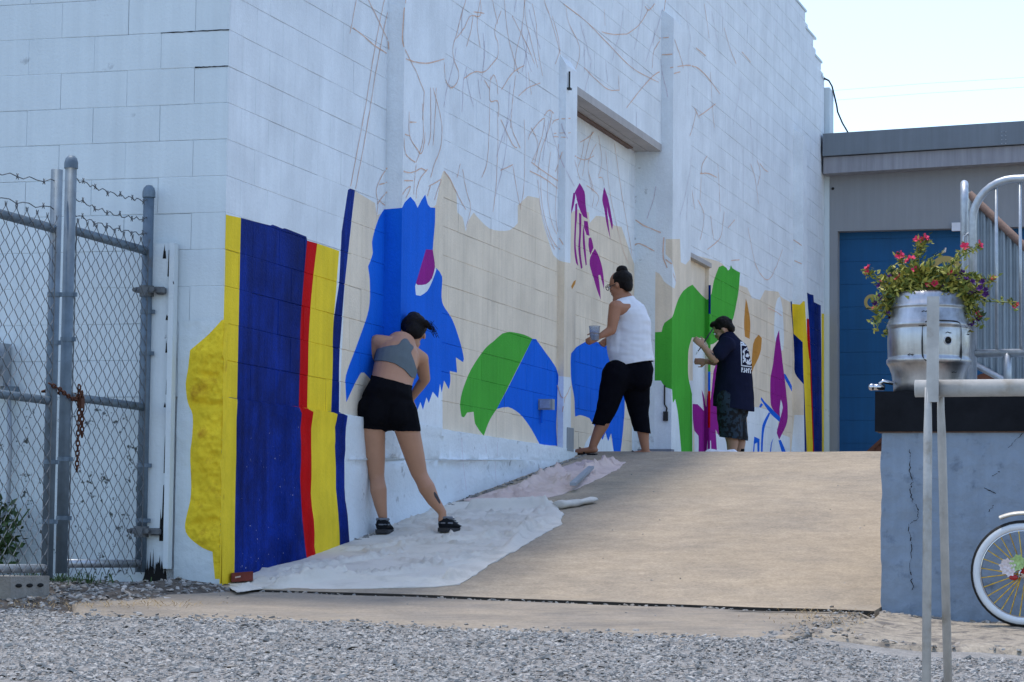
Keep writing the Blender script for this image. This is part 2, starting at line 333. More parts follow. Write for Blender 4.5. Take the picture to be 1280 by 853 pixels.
def painted(rects,plane,polys,grid=0,base='white'):
    """overlay of rectangles (u,v) and paint outlines on a plane; plane=(axis,value,uaxis). returns per rect [(tri verts uv)],colour"""
    ax,val,ua=plane
    V=[];Fc=[];npoly=0
    bu0=min(r[0] for r in rects);bu1=max(r[1] for r in rects);bv0=min(r[2] for r in rects);bv1=max(r[3] for r in rects)
    keep=[]; cl=Colours()
    for k,P in polys:
        uv=[un(px,py,ax,val) for px,py in P]; uv=[(p[ua],p[2]) for p in uv]
        if max(p[0] for p in uv)<bu0 or min(p[0] for p in uv)>bu1 or max(p[1] for p in uv)<bv0 or min(p[1] for p in uv)>bv1: continue
        n=len(V); V+=uv; Fc.append(list(range(n,n+len(uv)))); keep.append(k); cl.add(k,uv)
    npoly=len(Fc)
    for (a,b,c,d) in rects:
        n=len(V); V+=[(a,c),(b,c),(b,d),(a,d)]; Fc.append([n,n+1,n+2,n+3])
        if grid:
            nu=int((b-a)/grid);nv=int((d-c)/grid)
            for i in range(1,nu):
                for j in range(1,nv):
                    V.append((a+(b-a)*(i+random.uniform(-.3,.3))/nu,c+(d-c)*(j+random.uniform(-.3,.3))/nv))
            for i in range(1,nu): V.append((a+(b-a)*i/nu,c)); V.append((a+(b-a)*i/nu,d))
            for j in range(1,nv): V.append((a,c+(d-c)*j/nv)); V.append((b,c+(d-c)*j/nv))
    ov,oe,of,_,_,orf=delaunay_2d_cdt([Vector(v) for v in V],[],Fc,0,1e-5,True)
    out=[[] for _ in rects]
    for f,ids in zip(of,orf):
        rid=[i-npoly for i in ids if i>=npoly]
        if not rid: continue
        k=cl.at(sum(ov[i][0] for i in f)/len(f),sum(ov[i][1] for i in f)/len(f),base)
        for r_ in rid[:1]: out[r_].append(([tuple(ov[i]) for i in f],k))
    return out
def surf(name,rects,plane,parent,polys=MUR,grid=0,disp=None,base='white',mats=None,smooth=False):
    ax,val,ua=plane
    idx={};V=[];Fc=[];mi=[]
    for tris in painted(rects,plane,polys,grid,base):
        for t,k in tris:
            f=[]
            for u,v in t:
                key=(round(u,5),round(v,5))
                if key not in idx:
                    p=[0,0,0]; p[ax]=val; p[ua]=u; p[2]=v
                    if disp: p[ax]+=disp(u,v)
                    idx[key]=len(V); V.append(p)
                f.append(idx[key])
            Fc.append(f); mi.append(PI[k])
    pm=list(PM)
    if mats:
        for k,m in mats.items(): pm[PI[k]]=m
    o=mk(name,V,Fc,pm,parent,mi,smooth)
    return o
# ------------------------------------------------------------------ ground
ZD=1.04; YC=7.85; XR=3.6
def rampz(x,y):
    t=max(0,min(1,y/YC)); return (.006-.017*x)*(1-t)+ZD*t
def groundz(x,y):
    z=-.015*x
    if y>-5: z+=.035*y
    else: z+=-.175+.05*(y+5) if y>-16 else -.725
    if x>3.4: z-=min(.06,(x-3.4)*.1)
    if x<-.1 and y<-.2: z+=.0
    return z
def sheet(name,xs,ys,fz,m,kind='structure',smooth=True):
    V=[(x,y,fz(x,y)) for y in ys for x in xs]; n=len(xs)
    Fc=[(j*n+i,j*n+i+1,(j+1)*n+i+1,(j+1)*n+i) for j in range(len(ys)-1) for i in range(n-1)]
    o=mk(name,V,Fc,m,None,None,smooth); tag(o,kind=kind); return o
def lin(a,b,n): return [a+(b-a)*i/n for i in range(n+1)]
xs=[-400,-150,-60,-25,-12,-6]+lin(-4,9,104)+[12,25,60,150,400]; ys=[-400,-150,-60,-30,-20]+lin(-15,-7,24)+lin(-6.9,.4,100)+[2,8,20,40,100,250,700]
sheet('gravel_ground',xs,ys,lambda x,y:groundz(max(-8,min(9,x)),y if y<0 else 0)-.012+(.014*fbm((x,y,0),1.7) if -16<y<.4 else 0)-(.3 if y>1 else 0)-(.07*min(1,max(0,(y+2.25)/.25)) if x<3.3 else .07*min(1,max(0,(y+1.7)/.3))),M['gravelbed'])
# driveway ramp slab and dock
def slabmb(xs,ys,fz,thick,jx=None):
    V=[];Fc=[]; n=len(xs);m=len(ys)
    for y in ys:
        for x in xs: V.append((x,y,fz(x,y)))
    for y in ys:
        for x in xs: V.append((x,y,fz(x,y)-thick))
    k=n*m
    for j in range(m-1):
        for i in range(n-1): Fc.append((j*n+i,j*n+i+1,(j+1)*n+i+1,(j+1)*n+i))
    for i in range(n-1): Fc.append((i+1,i,k+i,k+i+1)); a=(m-1)*n+i; Fc.append((a,a+1,k+a+1,k+a))
    for j in range(m-1): Fc.append((j*n,(j+1)*n,k+(j+1)*n,k+j*n)); a=j*n+n-1; Fc.append((a+n,a,k+a,k+a+n))
    return V,Fc
def rz(x,y): return rampz(x,y)+.004*fbm((x,y,3),1.3)
V,Fc=slabmb(lin(.0,XR-.005,36),lin(-.02,YC,60),rz,.35)
# wander of the lower edge of the ramp slab
for v in range(len(V)):
    x,y,z=V[v]
    if y<.0: V[v]=(x,y-.10+.05*fbm((x,0,9),.9)-.03*x+.012*fbm((x,1,4),9),z-.004+(.0))
nF=36*60; mi_=[0]*nF
for i in range(36): mi_+=[1,0]
mi_+=[0]*(len(Fc)-len(mi_))
ramp=mk('driveway_ramp',V,Fc,[M['concrete'],M['crack']],None,mi_,False); tag(ramp,kind='structure')
V,Fc=slabmb(lin(-.3,9,30),lin(YC,20.6,40),lambda x,y:ZD+.002*fbm((x,y,3),1.3),.4)
tag(mk('loading_dock',V,Fc,M['concrete'],None,None,True),kind='structure')
def apz(x,y): return -.015*x+.035*y+.004*fbm((x,y,7),1.6)-.003-.007*max(0,min(1,x/3))+.006*fbm((x,2,7),2.3)*max(0,min(1,(y+.6)/.4))
xa=lin(-.5,3.6,60); ya=lin(-2.3,-.155,24); n=len(xa)
V=[];
for j,y in enumerate(ya):
    for x in xa:
        t=j/24
        yy=y
        if j==0: yy=y+.06*fbm((x,3,1),2.2)+.02*fbm((x,3,1),14)+max(0,(.25-x))*1.9
        elif j<9: yy=y+(1-j/9)*(.06*fbm((x,3,1),2.2)+max(0,(.25-x))*1.9)
        if j>=23: yy=y-.03*x+.05*fbm((x,0,9),.9)*1.0+.012*fbm((x,1,5),11)
        V.append((x-(.12*(1-j/24)+.03*fbm((yy,1,6),5) if x>3.55 else 0),yy,apz(x,yy)-(.035 if j==0 or x>3.59 else 0)))
Fc=[(j*n+i,j*n+i+1,(j+1)*n+i+1,(j+1)*n+i) for j in range(24) for i in range(n-1)]
tag(mk('concrete_apron',V,Fc,M['apron'],None,None,True),kind='structure')
tag(mk('crack_soil',[(-.4,-.5,apz(-.4,-.5)-.035),(XR+.25,-.5,apz(XR,-.5)-.035),(XR+.25,.3,apz(XR,0)-.045),(-.4,.3,-.04)],[(0,1,2,3)],M['crack']),kind='structure')
# rough old slab beside the blue-grey wall
xa=lin(3.585,9,90); ya=lin(-1.75,-.03,34); n=len(xa)
def oz(x,y): return groundz(x,y)+.02+.016*fbm((x,y,2),5,4)-.012*max(0,y+.35)
V=[]
for j,y in enumerate(ya):
    for x in xa:
        yy=y+(.10*fbm((x,8,1),2.5) if j<6 else 0)+(.25*max(0,3.8-x) if j<20 else 0)
        xx=x-(.16+.10*fbm((y,4,4),3))*min(1,max(0,(-.55-y)/.5)) if x<3.95 else x
        V.append((xx,yy,oz(x,yy)-(.06 if j==0 else 0)-(.06 if x<3.6 else 0)))
Fc=[(j*n+i,j*n+i+1,(j+1)*n+i+1,(j+1)*n+i) for j in range(34) for i in range(n-1)]
tag(mk('broken_pavement',V,Fc,M['oldslab'],None,None,True),kind='structure')
# soil bank at the foot of the short face and the gate
xa=lin(-4,.35,70); ya=lin(-2.25,.05,44); n=len(xa)
def dz(x,y):
    e=min(1,max(0,(.30+.16*(y)+.08*fbm((y,2,x),2)-x)/.25)); e*=min(1,max(0,(y+2.2)/.35))
    return groundz(x,y)-.03+e*(.055+.03*fbm((x,y,4),2.2)+.012*fbm((x,y,1),11))
V=[(x,y,dz(x,y)) for y in ya for x in xa]
Fc=[(j*n+i,j*n+i+1,(j+1)*n+i+1,(j+1)*n+i) for j in range(44) for i in range(n-1)]
tag(mk('soil_bank',V,Fc,M['dirt'],None,None,True),kind='structure')
# loose stones: individual geometry, too many to count
def stone_mesh(name,pts,seed):
    rnd=random.Random(seed); V=[];Fc=[];mi=[]
    base=[(-1,-1,-.6),(1,-1,-.6),(1,1,-.6),(-1,1,-.6),(-.7,-.7,.7),(.7,-.7,.7),(.7,.7,.7),(-.7,.7,.7)]
    fs=[(0,1,5,4),(1,2,6,5),(2,3,7,6),(3,0,4,7),(4,5,6,7)]
    for (x,y,z,s,w) in pts:
        a=rnd.uniform(0,6.28);ca=math.cos(a);sa=math.sin(a); sx=s*rnd.uniform(.6,1.25);sy=s*rnd.uniform(.5,1.0);sz=s*rnd.uniform(.25,.6)
        tx=rnd.uniform(-.35,.35);ty=rnd.uniform(-.35,.35); n=len(V)
        for bx,by,bz in base:
            bx=(bx+rnd.uniform(-.35,.35))*sx;by=(by+rnd.uniform(-.35,.35))*sy;bz=(bz+rnd.uniform(-.3,.3))*sz+tx*bx+ty*by
            V.append((x+bx*ca-by*sa,y+bx*sa+by*ca,z+bz))
        for f in fs: Fc.append([i+n for i in f]); mi.append(w)
    return mk(name,V,Fc,STONES,None,mi)
rnd=random.Random(5); pts=[]
while len(pts)<46000:
    y=-2.05-3.2*rnd.random(); x=rnd.uniform(-.9,6.2)
    if x<-.9-.0*y: continue
    edge=-2.28+.06*fbm((x,3,1),2.2)+max(0,(.25-x))*1.6
    if x>3.52: edge=-1.72+.10*fbm((x,8,1),2.5)
    if y>edge+.06*rnd.random(): continue
    s=.0035+.0075*rnd.random()**2.4+(.013*rnd.random() if rnd.random()<.02 else 0)
    w=rnd.choices(range(6),[5,4,5,2.0,2.0,1.2])[0]
    pts.append((x,y,groundz(x,y)-.006+.014*fbm((x,y,0),1.7)+s*.15,s,w))
tag(stone_mesh('gravel',pts,3),'loose grey gravel spread across the foreground','gravel',kind='stuff')
pts=[]
for _ in range(3600):
    x=rnd.uniform(-2.2,.25); y=rnd.uniform(-2.3,-.02)
    e=dz(x,y)-groundz(x,y)+.03
    if e<.012: continue
    s=.005+.014*rnd.random()**2
    pts.append((x,y,dz(x,y)+s*.2,s,rnd.choices(range(6),[3,4,2,5,1.5,3])[0]))
for _ in range(1300):   # along the cracks and slab edges
    k=rnd.random()
    if k<.35: x=rnd.uniform(3.6,5.6);y=-.03-.22*rnd.random()**1.5;z=oz(x,y)
    elif k<.6: x=rnd.uniform(.2,3.6);y=-2.25+.25*rnd.random()**2;z=apz(x,y)
    elif k<.72: x=rnd.uniform(.3,3.6);y=-.10-.03*x+.05*fbm((x,0,9),.9)-.06*rnd.random();z=apz(x,y)
    elif k<.85: x=3.52+rnd.gauss(0,.07);y=rnd.uniform(-2.1,-.1);z=groundz(x,y)+.006
    else: x=rnd.uniform(3.4,6);y=-1.68+rnd.uniform(-.1,.2)**1;z=groundz(x,y)+.01
    s=.004+.010*rnd.random()**2; pts.append((x,y,z+s*.2,s,rnd.choices(range(6),[3,3,2,4,1,4])[0]))
for _ in range(160):   # grit on the ramp and apron
    x=rnd.uniform(.2,3.5);y=rnd.uniform(-2.1,6.5); s=.002+.006*rnd.random()**3; pts.append((x,y,(rampz(x,y) if y>0 else apz(x,y))+s*.3,s,rnd.choices(range(6),[2,3,1,7,1,3])[0]))
for _ in range(420):   # rubble seam where the foundation meets the ramp
    y=rnd.uniform(2.0,7.7); s=.004+.012*rnd.random()**1.6
    pts.append((.075+.04*rnd.random()**1.5,y,rampz(.05,y)+s*.3,s,rnd.choices(range(6),[2,3,1,7,.5,3])[0]))
tag(stone_mesh('rubble',pts,4),'dark rubble scattered by the gate and along slab edges','rubble',kind='stuff')
def blades(name,spots,m,label,cat,seed=2,ln=.1,w=.003,flat=.5):
    rnd=random.Random(seed);V=[];Fc=[]
    for x,y,z in spots:
        a=rnd.uniform(0,6.28);l=ln*rnd.uniform(.4,1.2);h=l*rnd.uniform(.1,flat);d=Vector((math.cos(a),math.sin(a),0));s=Vector((-d.y,d.x,0))*w
        p=Vector((x,y,z));n=len(V);mid=p+d*l*.5+Vector((0,0,h));e=p+d*l+Vector((0,0,h*.6))
        V+=[p-s,p+s,mid+s,mid-s,e]; Fc+=[(n,n+1,n+2,n+3),(n+3,n+2,n+4)]
    return tag(mk(name,V,Fc,m),label,cat,kind='stuff')
sp=[]
for _ in range(900):
    t=rnd.random(); x=-1.4+1.9*t+rnd.gauss(0,.06); y=-1.95+.05*t+rnd.gauss(0,.16)+1.1*max(0,t-.6)
    sp.append((x,y,max(dz(x,y),apz(x,y))+.004))
for _ in range(260): x=3.45+rnd.gauss(0,.12);y=-.9+rnd.gauss(0,.35);sp.append((x,y,groundz(x,y)+.01))
blades('dry_grass',sp,M['straw'],'dry straw coloured grass lying along the slab edges','grass',2,.055,.0014,.35)
sp=[]
for _ in range(260):
    x=-.66+rnd.gauss(0,.13);y=-.55+rnd.gauss(0,.2);sp.append((x,y,dz(x,y)))
blades('green_grass',sp,M['weed'],'green grass growing under the gate','grass',3,.06,.0025,1.3)
# ------------------------------------------------------------------ the block building
B=empty('block_building',(0,0,0),'large white painted block building with a half finished bird mural on its long wall','building')
CH=.2032; BL=.4064
def topz(y):
    for y0,z in((20.15,6.45),(19.66,6.63),(18.92,6.85),(18.0,7.06),(17.2,7.27),(16.4,7.47),(15.6,7.67)):
        if y>=y0: return z
    return 7.9
P1=(2.678,3.56,.115,7.9); P2=(6.99,7.345,.055,4.17); P3=(10.72,11.55,.115,5.31); P4=(18.03,18.30,.125,5.33)
RE=(7.345,10.72,ZD-.1,4.03); RX=-.256; NI=(11.98,12.98,ZD-.1,3.16); NX=-.04
def sub(r,h):
    a,b,c,d=r; e,f,g,i=h
    if b<=e or a>=f or d<=g or c>=i: return [r]
    o=[]
    if a<e:o.append((a,e,c,d))
    if b>f:o.append((f,b,c,d))
    a2,b2=max(a,e),min(b,f)
    if c<g:o.append((a2,b2,c,g))
    if d>i:o.append((a2,b2,i,d))
    return o
def courses(u0,u1,z0,z1f,holes,flip=False,first=0):
    out=[]; k=0
    while z0+k*CH<8:
        za=z0+k*CH; zb=za+CH; off=(BL/2 if (k+first)%2 else 0); i=-1
        while u0+off+i*BL<u1:
            a=max(u0,u0+off+i*BL); b=min(u1,u0+off+(i+1)*BL); i+=1
            if b-a<.02: continue
            top=z1f((a+b)/2)
            if za>=top-.01: continue
            rs=[(a,b,za,min(zb,top))]
            for h in holes: rs=[q for r_ in rs for q in sub(r_,h)]
            out+=[q for q in rs if q[1]-q[0]>.015 and q[3]-q[2]>.012]
        k+=1
    return out
pil=[(p[0],p[1],ZD-.2,p[3]) for p in(P1,P2,P3,P4)]
side=courses(0,20.40,ZD,topz,pil+[RE,NI])
rece=courses(RE[0]-.3,RE[1]+.1,ZD,lambda y:RE[3]+.01,[]); rece=[(max(a,RE[0]-.05),min(b,RE[1]+.02),c,d) for a,b,c,d in rece if b>RE[0]-.04 and a<RE[1]]
front=[(-b,-a,c,d) for a,b,c,d in courses(0,4.4,ZD,lambda y:7.9,[],first=1)]
blocks=[]   # (projected area, rect, tris, plane)
def collect(rects,plane,polys,base='white'):
    ax,val,ua=plane; g=.0034
    sub_r=[]
    # second overlay with the inner rims so that the joints are chamfered in the same colours
    ring=[(a+g*.8,b-g*.8,c+g,d-g) for a,b,c,d in rects]
    V=[];Fc=[];keep=[]; cl=Colours()
    for k,P in polys:
        uv=[un(px,py,ax,val) for px,py in P]; uv=[(p[ua],p[2]) for p in uv]
        n=len(V);V+=uv;Fc.append(list(range(n,n+len(uv))));keep.append(k); cl.add(k,uv)
    npoly=len(Fc); nr=len(rects)
    for (a,b,c,d) in list(rects)+ring:
        n=len(V);V+=[(a,c),(b,c),(b,d),(a,d)];Fc.append([n,n+1,n+2,n+3])
    ov,oe,of,_,_,orf=delaunay_2d_cdt([Vector(v) for v in V],[],Fc,0,1e-5,True)
    per=[[] for _ in rects]
    for f,ids in zip(of,orf):
        rid=[i-npoly for i in ids if npoly<=i<npoly+nr]
        if not rid: continue
        per[rid[0]].append((f,PI[cl.at(sum(ov[i][0] for i in f)/len(f),sum(ov[i][1] for i in f)/len(f),base)]))
    sgn=1 if ax==0 else -1
    rb=random.Random(11)
    for ri,(a,b,c,d) in enumerate(rects):
        idx={};Vb=[];Fb=[];mb=[]
        e=rb.uniform(-.0012,.0012); tu=rb.uniform(-.003,.003); dv=rb.choice([.0,.0,.0004,.001]); dh=rb.choice([.002,.0028,.0036,.005])
        def vid(i):
            if i not in idx:
                u,v=ov[i]; q=[0,0,0]; q[ua]=u; q[2]=v
                du=max(0,a+g*.8-u,u-(b-g*.8))/(g*.8); dw=max(0,c+g-v,v-(d-g))/g
                q[ax]=val+sgn*(e+tu*(u-(a+b)/2)-max(du*dv,dw*dh)); idx[i]=len(Vb); Vb.append(q)
            return idx[i]
        for f,k in per[ri]:
            ff=[vid(i) for i in f]
            if sgn<0: ff=ff[::-1]
            Fb.append(ff); mb.append(k)
        if not Fb: continue
        cx,cy=pj([val if ax==0 else (a+b)/2,(a+b)/2 if ax==0 else val,(c+d)/2])
        A=0
        if -30<cx<1310 and -30<cy<880:
            q=[]
            for uu,vv in((a,c),(b,c),(b,d),(a,d)):
                p=[0,0,0];p[ax]=val;p[ua]=uu;p[2]=vv;q.append(pj(p))
            A=abs(sum(q[i][0]*q[(i+1)%4][1]-q[(i+1)%4][0]*q[i][1] for i in range(4)))/2
        blocks.append((A,Vb,Fb,mb,ax))
collect(side,(0,0,1),MUR)
collect(rece,(0,RX,1),MUR)
collect(front,(1,0,0),[('yellow',YELLOW_FRONT)])
print('cdt',time.time()-T0)
core=MB()
for y0,y1,zt in((.02,15.6,7.88),(15.6,17.2,7.45),(17.2,18.92,7.04),(18.92,20.38,6.43)):
    core.box((-12,y0,-.4),(-.32,y1,zt-.01))
for a,b,zt in((.02,RE[0],7.88),(RE[1],NI[0],7.88),(NI[1],15.6,7.66),(15.6,17.2,7.25),(17.2,18.92,6.83),(18.92,20.38,6.43)): core.box((-.33,a,-.4),(-.05,b,zt-.012))
core.box((-.33,RE[0],RE[3]+.012),(-.05,RE[1],7.88)); core.box((-.33,NI[0],NI[3]+.05),(-.05,NI[1],7.88))
wallcore=core.make('wall',M['limewhite'],B)
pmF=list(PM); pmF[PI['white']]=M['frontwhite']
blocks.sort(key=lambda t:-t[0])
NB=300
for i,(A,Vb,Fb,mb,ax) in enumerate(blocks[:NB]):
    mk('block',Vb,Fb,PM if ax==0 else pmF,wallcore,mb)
rs=MB(); rsf=MB()
for (A,Vb,Fb,mb,ax) in blocks[NB:]:
    t=rs if ax==0 else rsf; n=len(t.V); t.V+=Vb; t.F+=[tuple(i+n for i in f) for f in Fb]; t.M+=mb
o=mk('upper_blocks',rs.V,rs.F,PM,wallcore,rs.M); tag(o,kind='stuff')
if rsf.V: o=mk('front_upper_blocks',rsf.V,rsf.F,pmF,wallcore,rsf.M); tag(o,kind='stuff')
# backs of joints
mk('joint_backing',[(-.012,0.0,ZD),(-.012,7.3,ZD),(-.012,7.3,7.8),(-.012,0.0,7.8)],[(0,1,2,3)],M['limewhite'],B)
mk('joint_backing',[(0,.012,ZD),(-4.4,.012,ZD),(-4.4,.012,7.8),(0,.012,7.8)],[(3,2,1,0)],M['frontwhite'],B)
# parapet coping stones
pc=MB()
for y0,y1 in((20.15,20.40),(19.66,20.15),(18.92,19.66),(18.0,18.92),(17.2,18.0),(16.4,17.2),(15.6,16.4)):
    z=topz(y0+.01); mb=MB().box((-.25,y0-.005,z+.001),(.012,y1+.03,z+.03)); mb.make('coping',M['frontwhite'],B)
# pilasters
def pilaster(p,name='pilaster'):
    y0,y1,x1,z1=p
    top=min(z1,7.9)
    o=surf(name,[(y0,y1,ZD-.02,top)],(0,x1,1),B)
    surf('pilaster_side',[(-.02,x1,ZD-.02,top)],(1,y0,0),o)
    mk('pilaster_cap',[(-.01,y0,top),(x1,y0,top),(x1,y1,top),(-.01,y1,top),(-.01,y0,top+.10),(-.01,y1,top+.10)],[(0,1,4),(1,2,5,4),(2,3,5)],PAINT['white'],o)
    mk('pilaster_back',[(-.02,y1,ZD),(x1,y1,ZD),(x1,y1,top),(-.02,y1,top)],[(0,3,2,1)],PAINT['white'],o)
for p in(P1,P2,P3,P4): pilaster(p)
# bricked-up doorway: jamb, lintel soffit
rec=surf('recess_jamb',[(RX,-.001,ZD-.02,RE[3])],(1,RE[1]+.001,0),B)
mk('recess_near_jamb',[(RX,RE[0],ZD),(.0,RE[0],ZD),(.0,RE[0],RE[3]),(RX,RE[0],RE[3])],[(0,1,2,3)],PAINT['white'],B)
sf=MB().box((RX-.02,RE[0]-.01,RE[3]-.004),(-.13,RE[1],RE[3]+.03)).make('lintel_soffit',M['soffit'],B)
MB().box((-.118,RE[0]-.01,RE[3]-.008),(.004,RE[1]+.0,RE[3]+.06)).make('lintel_plate',M['soffit'],B)
MB().box((RX-.002,RE[0]+.02,RE[3]-.02),(RX+.05,RE[1]-.3,RE[3]-.006)).make('soffit_batten',M['brownrail'],B)
# shallow bricked doorway
nich=surf('niche_panel',[(NI[0],NI[1],ZD-.02,NI[3])],(0,NX,1),B)
surf('niche_jamb',[(NX,-.001,ZD-.02,NI[3])],(1,NI[1]+.001,0),B)
MB().box((NX-.02,NI[0]-.03,NI[3]-.012),(.022,NI[1]+.03,NI[3]+.035)).make('niche_lintel',M['soffit'],B)
# end pier and return
MB().box((-.3,20.41,ZD),(.07,20.75,6.35),jit=.004).make('end_pier',M['frontwhite'],B)
# foundation: rough, proud of the block wall
def fdisp(u,v):
    n=.010*fbm((u,v,1),3)+.006*fbm((u,v,5),14)
    fl=max(0,(.62-v))*.05
    lip=.012*math.exp(-((v-(ZD-.02))/.03)**2)
    seam=-.016*math.exp(-((v-(.80+.04*fbm((u,0,0),1.2)))/.022)**2)*min(1,max(0,(u-2.3)/1))
    pb=.068*min(1,max(0,(u-2.55)/.12))*min(1,max(0,(3.70-u)/.12))*min(1,max(0,(v-.55)/.35))
    k=min(1,max(0,(u-.70)/.40)); k=k*k*(3-2*k)
    return (n+fl+lip+seam+pb)*(.35+.65*k)-.042*(1-k)
fm_={'white':M['limewhite'],'cream':M['limewhite'],'royal':M['limewhite'],'green':M['limewhite']}
fnd=surf('foundation',[(.9,7.36,-.15,ZD-.001)],(0,.05,1),B,grid=.045,disp=fdisp,mats=fm_,smooth=True)
surf('corner_foundation',[(0.0,.9,-.15,ZD-.001)],(0,.008,1),B,grid=.045,disp=lambda u,v:fdisp(u,v)+.042,mats=fm_,smooth=True)
def tdisp(u): return .05+fdisp(u,ZD-.001)
ysf=lin(0,7.36,160)
V=[(tdisp(y),y,ZD-.002) for y in ysf]+[(-.02,y,ZD+.012+.004*fbm((y,1,1),6)) for y in ysf]; n=len(ysf)
def topcol(y):
    px,py=pj((.05,y,ZD)); 
    for a,b,k in((270,297,'yellow'),(297,375,'navy'),(375,390,'red'),(390,420,'yellow'),(420,432,'navy')):
        if a<=px<b: return PI[k]
    return PI['white']
mk('foundation_ledge',V,[(i,i+1,n+i+1,n+i) for i in range(n-1)],PM,fnd,[topcol((ysf[i]+ysf[i+1])/2) for i in range(n-1)],True)
MB().box((-.25,7.36,.3),(.03,11,ZD-.02)).make('foundation_core',M['limewhite'],B)
YELLOW_FRONT=hand_drawn(YELLOW_FRONT)
def adisp(u,v):
    px,py=pj((u,0,v)); n=.006*fbm((u,v,1),4)+.003*fbm((u,v,5),18)
    if inpoly(px,py,YELLOW_FRONT):
        q=Vector((px,py)); dm=99
        for i in range(len(YELLOW_FRONT)):
            a=Vector(YELLOW_FRONT[i]);b=Vector(YELLOW_FRONT[(i+1)%len(YELLOW_FRONT)])
            if a.x>283 and b.x>283: continue
            t=max(0,min(1,(q-a).dot(b-a)/max(1e-9,(b-a).length_squared))); dm=min(dm,(q-a.lerp(b,t)).length)
        n+=min(1,dm/14)*(.016+.030*fbm((u,v,2),5)+.020*abs(fbm((u,v,8),13))-.022*abs(fbm((u,v,4),28))-.03*math.exp(-((v-.36-.1*u)/.02)**2)*max(0,fbm((u,v,3),5)+.4)-.02*math.exp(-((v-1.0)/.012)**2))
    return -(n+.003)
surf('front_foundation',[(-4.4,-.42,-.15,ZD-.001)],(1,-.004,0),B,polys=[],grid=.06,disp=lambda u,v:-.006*fbm((u,v,1),4)-.012,mats={'white':M['mouldwhite']},smooth=True)
o=surf('corner_plaster',[(-.262,.013,-.15,1.46)],(1,-.004,0),B,polys=[('yellow',YELLOW_FRONT)],grid=.0115,disp=adisp,mats={'white':M['frontwhite'],'yellow':M['yellowrough']},smooth=True)
cr_=surf('corner_return',[(-.075,.03,-.15,1.45)],(0,.013,1),B,polys=MUR,grid=.03,disp=lambda u,v:.002*fbm((u,v,2),6),mats={'white':M['limewhite'],'yellow':M['yellowrough']},smooth=True)
for v in cr_.data.vertices:
    if v.co.y<0: v.co.y*=max(.02,-(adisp(.013,v.co.z)-.0085))/.075; v.co.x=.0140
# dark open joints on the short face
for (x0,x1,z) in((-.41,0,3.072),(-.2,0,2.869)):
    V=[];N=16
    for i in range(N+1): x=x0+(x1-x0)*i/N; V+=[(x,-.0035,z-.0015-.003*random.random()),(x,-.0035,z+.0015+.003*random.random())]
    mk('open_joint',V,[(2*i,2*i+2,2*i+3,2*i+1) for i in range(N)],M['black'],B)
# wooden board and conduit on the short face
bd=MB().box((-.405,-.055,.10),(-.300,-.02,1.885)).box((-.298,-.075,.10),(-.268,-.02,1.885)); bd.make('corner_board',M['wood'],B)
def ragged(name,x0,x1,z0,z1,y,n=14,jag=.5,m='black'):
    V=[];
    for i in range(n+1): x=x0+(x1-x0)*i/n; V.append((x+random.uniform(-.3,.3)*(x1-x0)/n,y,z0))
    for i in range(n,-1,-1):
        x=x0+(x1-x0)*i/n; e=max(0,math.sin(math.pi*i/n))**.6; V.append((x,y,z0+(z1-z0)*max(.04,e*random.uniform(1-jag,1))))
    q=n+1
    return mk(name,V,[(i,i+1,2*q-2-i,2*q-1-i) for i in range(n)],M[m],B)
ragged('rotten_board_foot',-.415,-.27,.03,.22,-.0765,26,.8); ragged('rotten_board_foot',-.33,-.295,.25,.62,-.0563,8,.7)
for (xa,xb,za,zb) in((-.312,-.300,.62,.95),(-.345,-.325,1.80,1.884),(-.315,-.300,1.70,1.884),(-.32,-.305,1.46,1.52),(-.318,-.306,1.28,1.36),(-.31,-.30,1.05,1.16),(-.32,-.308,.98,1.02)): ragged('paint_scar',xa,xb,za,zb,-.0562,6,.7)
# fittings on the mural wall
def wallpx(px,py,X=0): return un(px,py,0,X)
e1=wallpx(673,499);e2=wallpx(693,517)
jb=MB().box((.0,e1.y,e2.z+.005),(.115,e1.y+.07,e1.z+.0)).make('outlet_box',M['boxgrey'],B)
MB().box((.015,e1.y-.012,e2.z+.015),(.10,e1.y-.001,e1.z-.01)).make('box_lid',M['galv'],jb)
MB().tube([(.02,e1.y+.03,e2.z-.10),(.02,e1.y+.03,e2.z+.005)],.010).make('conduit',PAINT['royal'],jb)
MB().box((P2[2]+.001,7.10,ZD-.02),(P2[2]+.008,7.30,ZD+.17)).make('dark_base_plate',M['boxgrey'],B)
a=un(832,567,0,.2); MB().box((P3[2]-.3,10.60,ZD-.02),(P3[2]+.03,10.715,ZD+.13)).make('grey_footing',PAINT['grey'],B)
br=MB().tube([(.05,10.705,1.78),(.05,10.705,1.60),(.075,10.70,1.56),(.06,10.70,1.48)],.008); br.box((.04,10.69,1.44),(.085,10.712,1.53)); br.make('hinge_bracket',M['cable'],B)
MB().tube([(P2[2]+.015,7.03,3.98),(P2[2]+.015,7.03,4.12)],.008).box((P2[2],7.01,3.97),(P2[2]+.03,7.06,3.985)).make('small_bracket',M['cable'],B)
cy=12.93
for z0,z1,k in((ZD-.02,1.20,'royal'),(1.20,1.48,'magenta'),(1.48,1.86,'red'),(1.86,2.06,'royal'),(2.06,2.66,'green'),(2.66,2.96,'navy')):
    MB().tube([(.018,cy,z0),(.018,cy,z1)],.013).make('wall_pipe',PAINT[k],B)
for k in range(6):
    px,py=random.choice([(958,338),(985,352),(1033,362),(742,262),(760,225)]); 
sp_=MB(); rs_=random.Random(31)
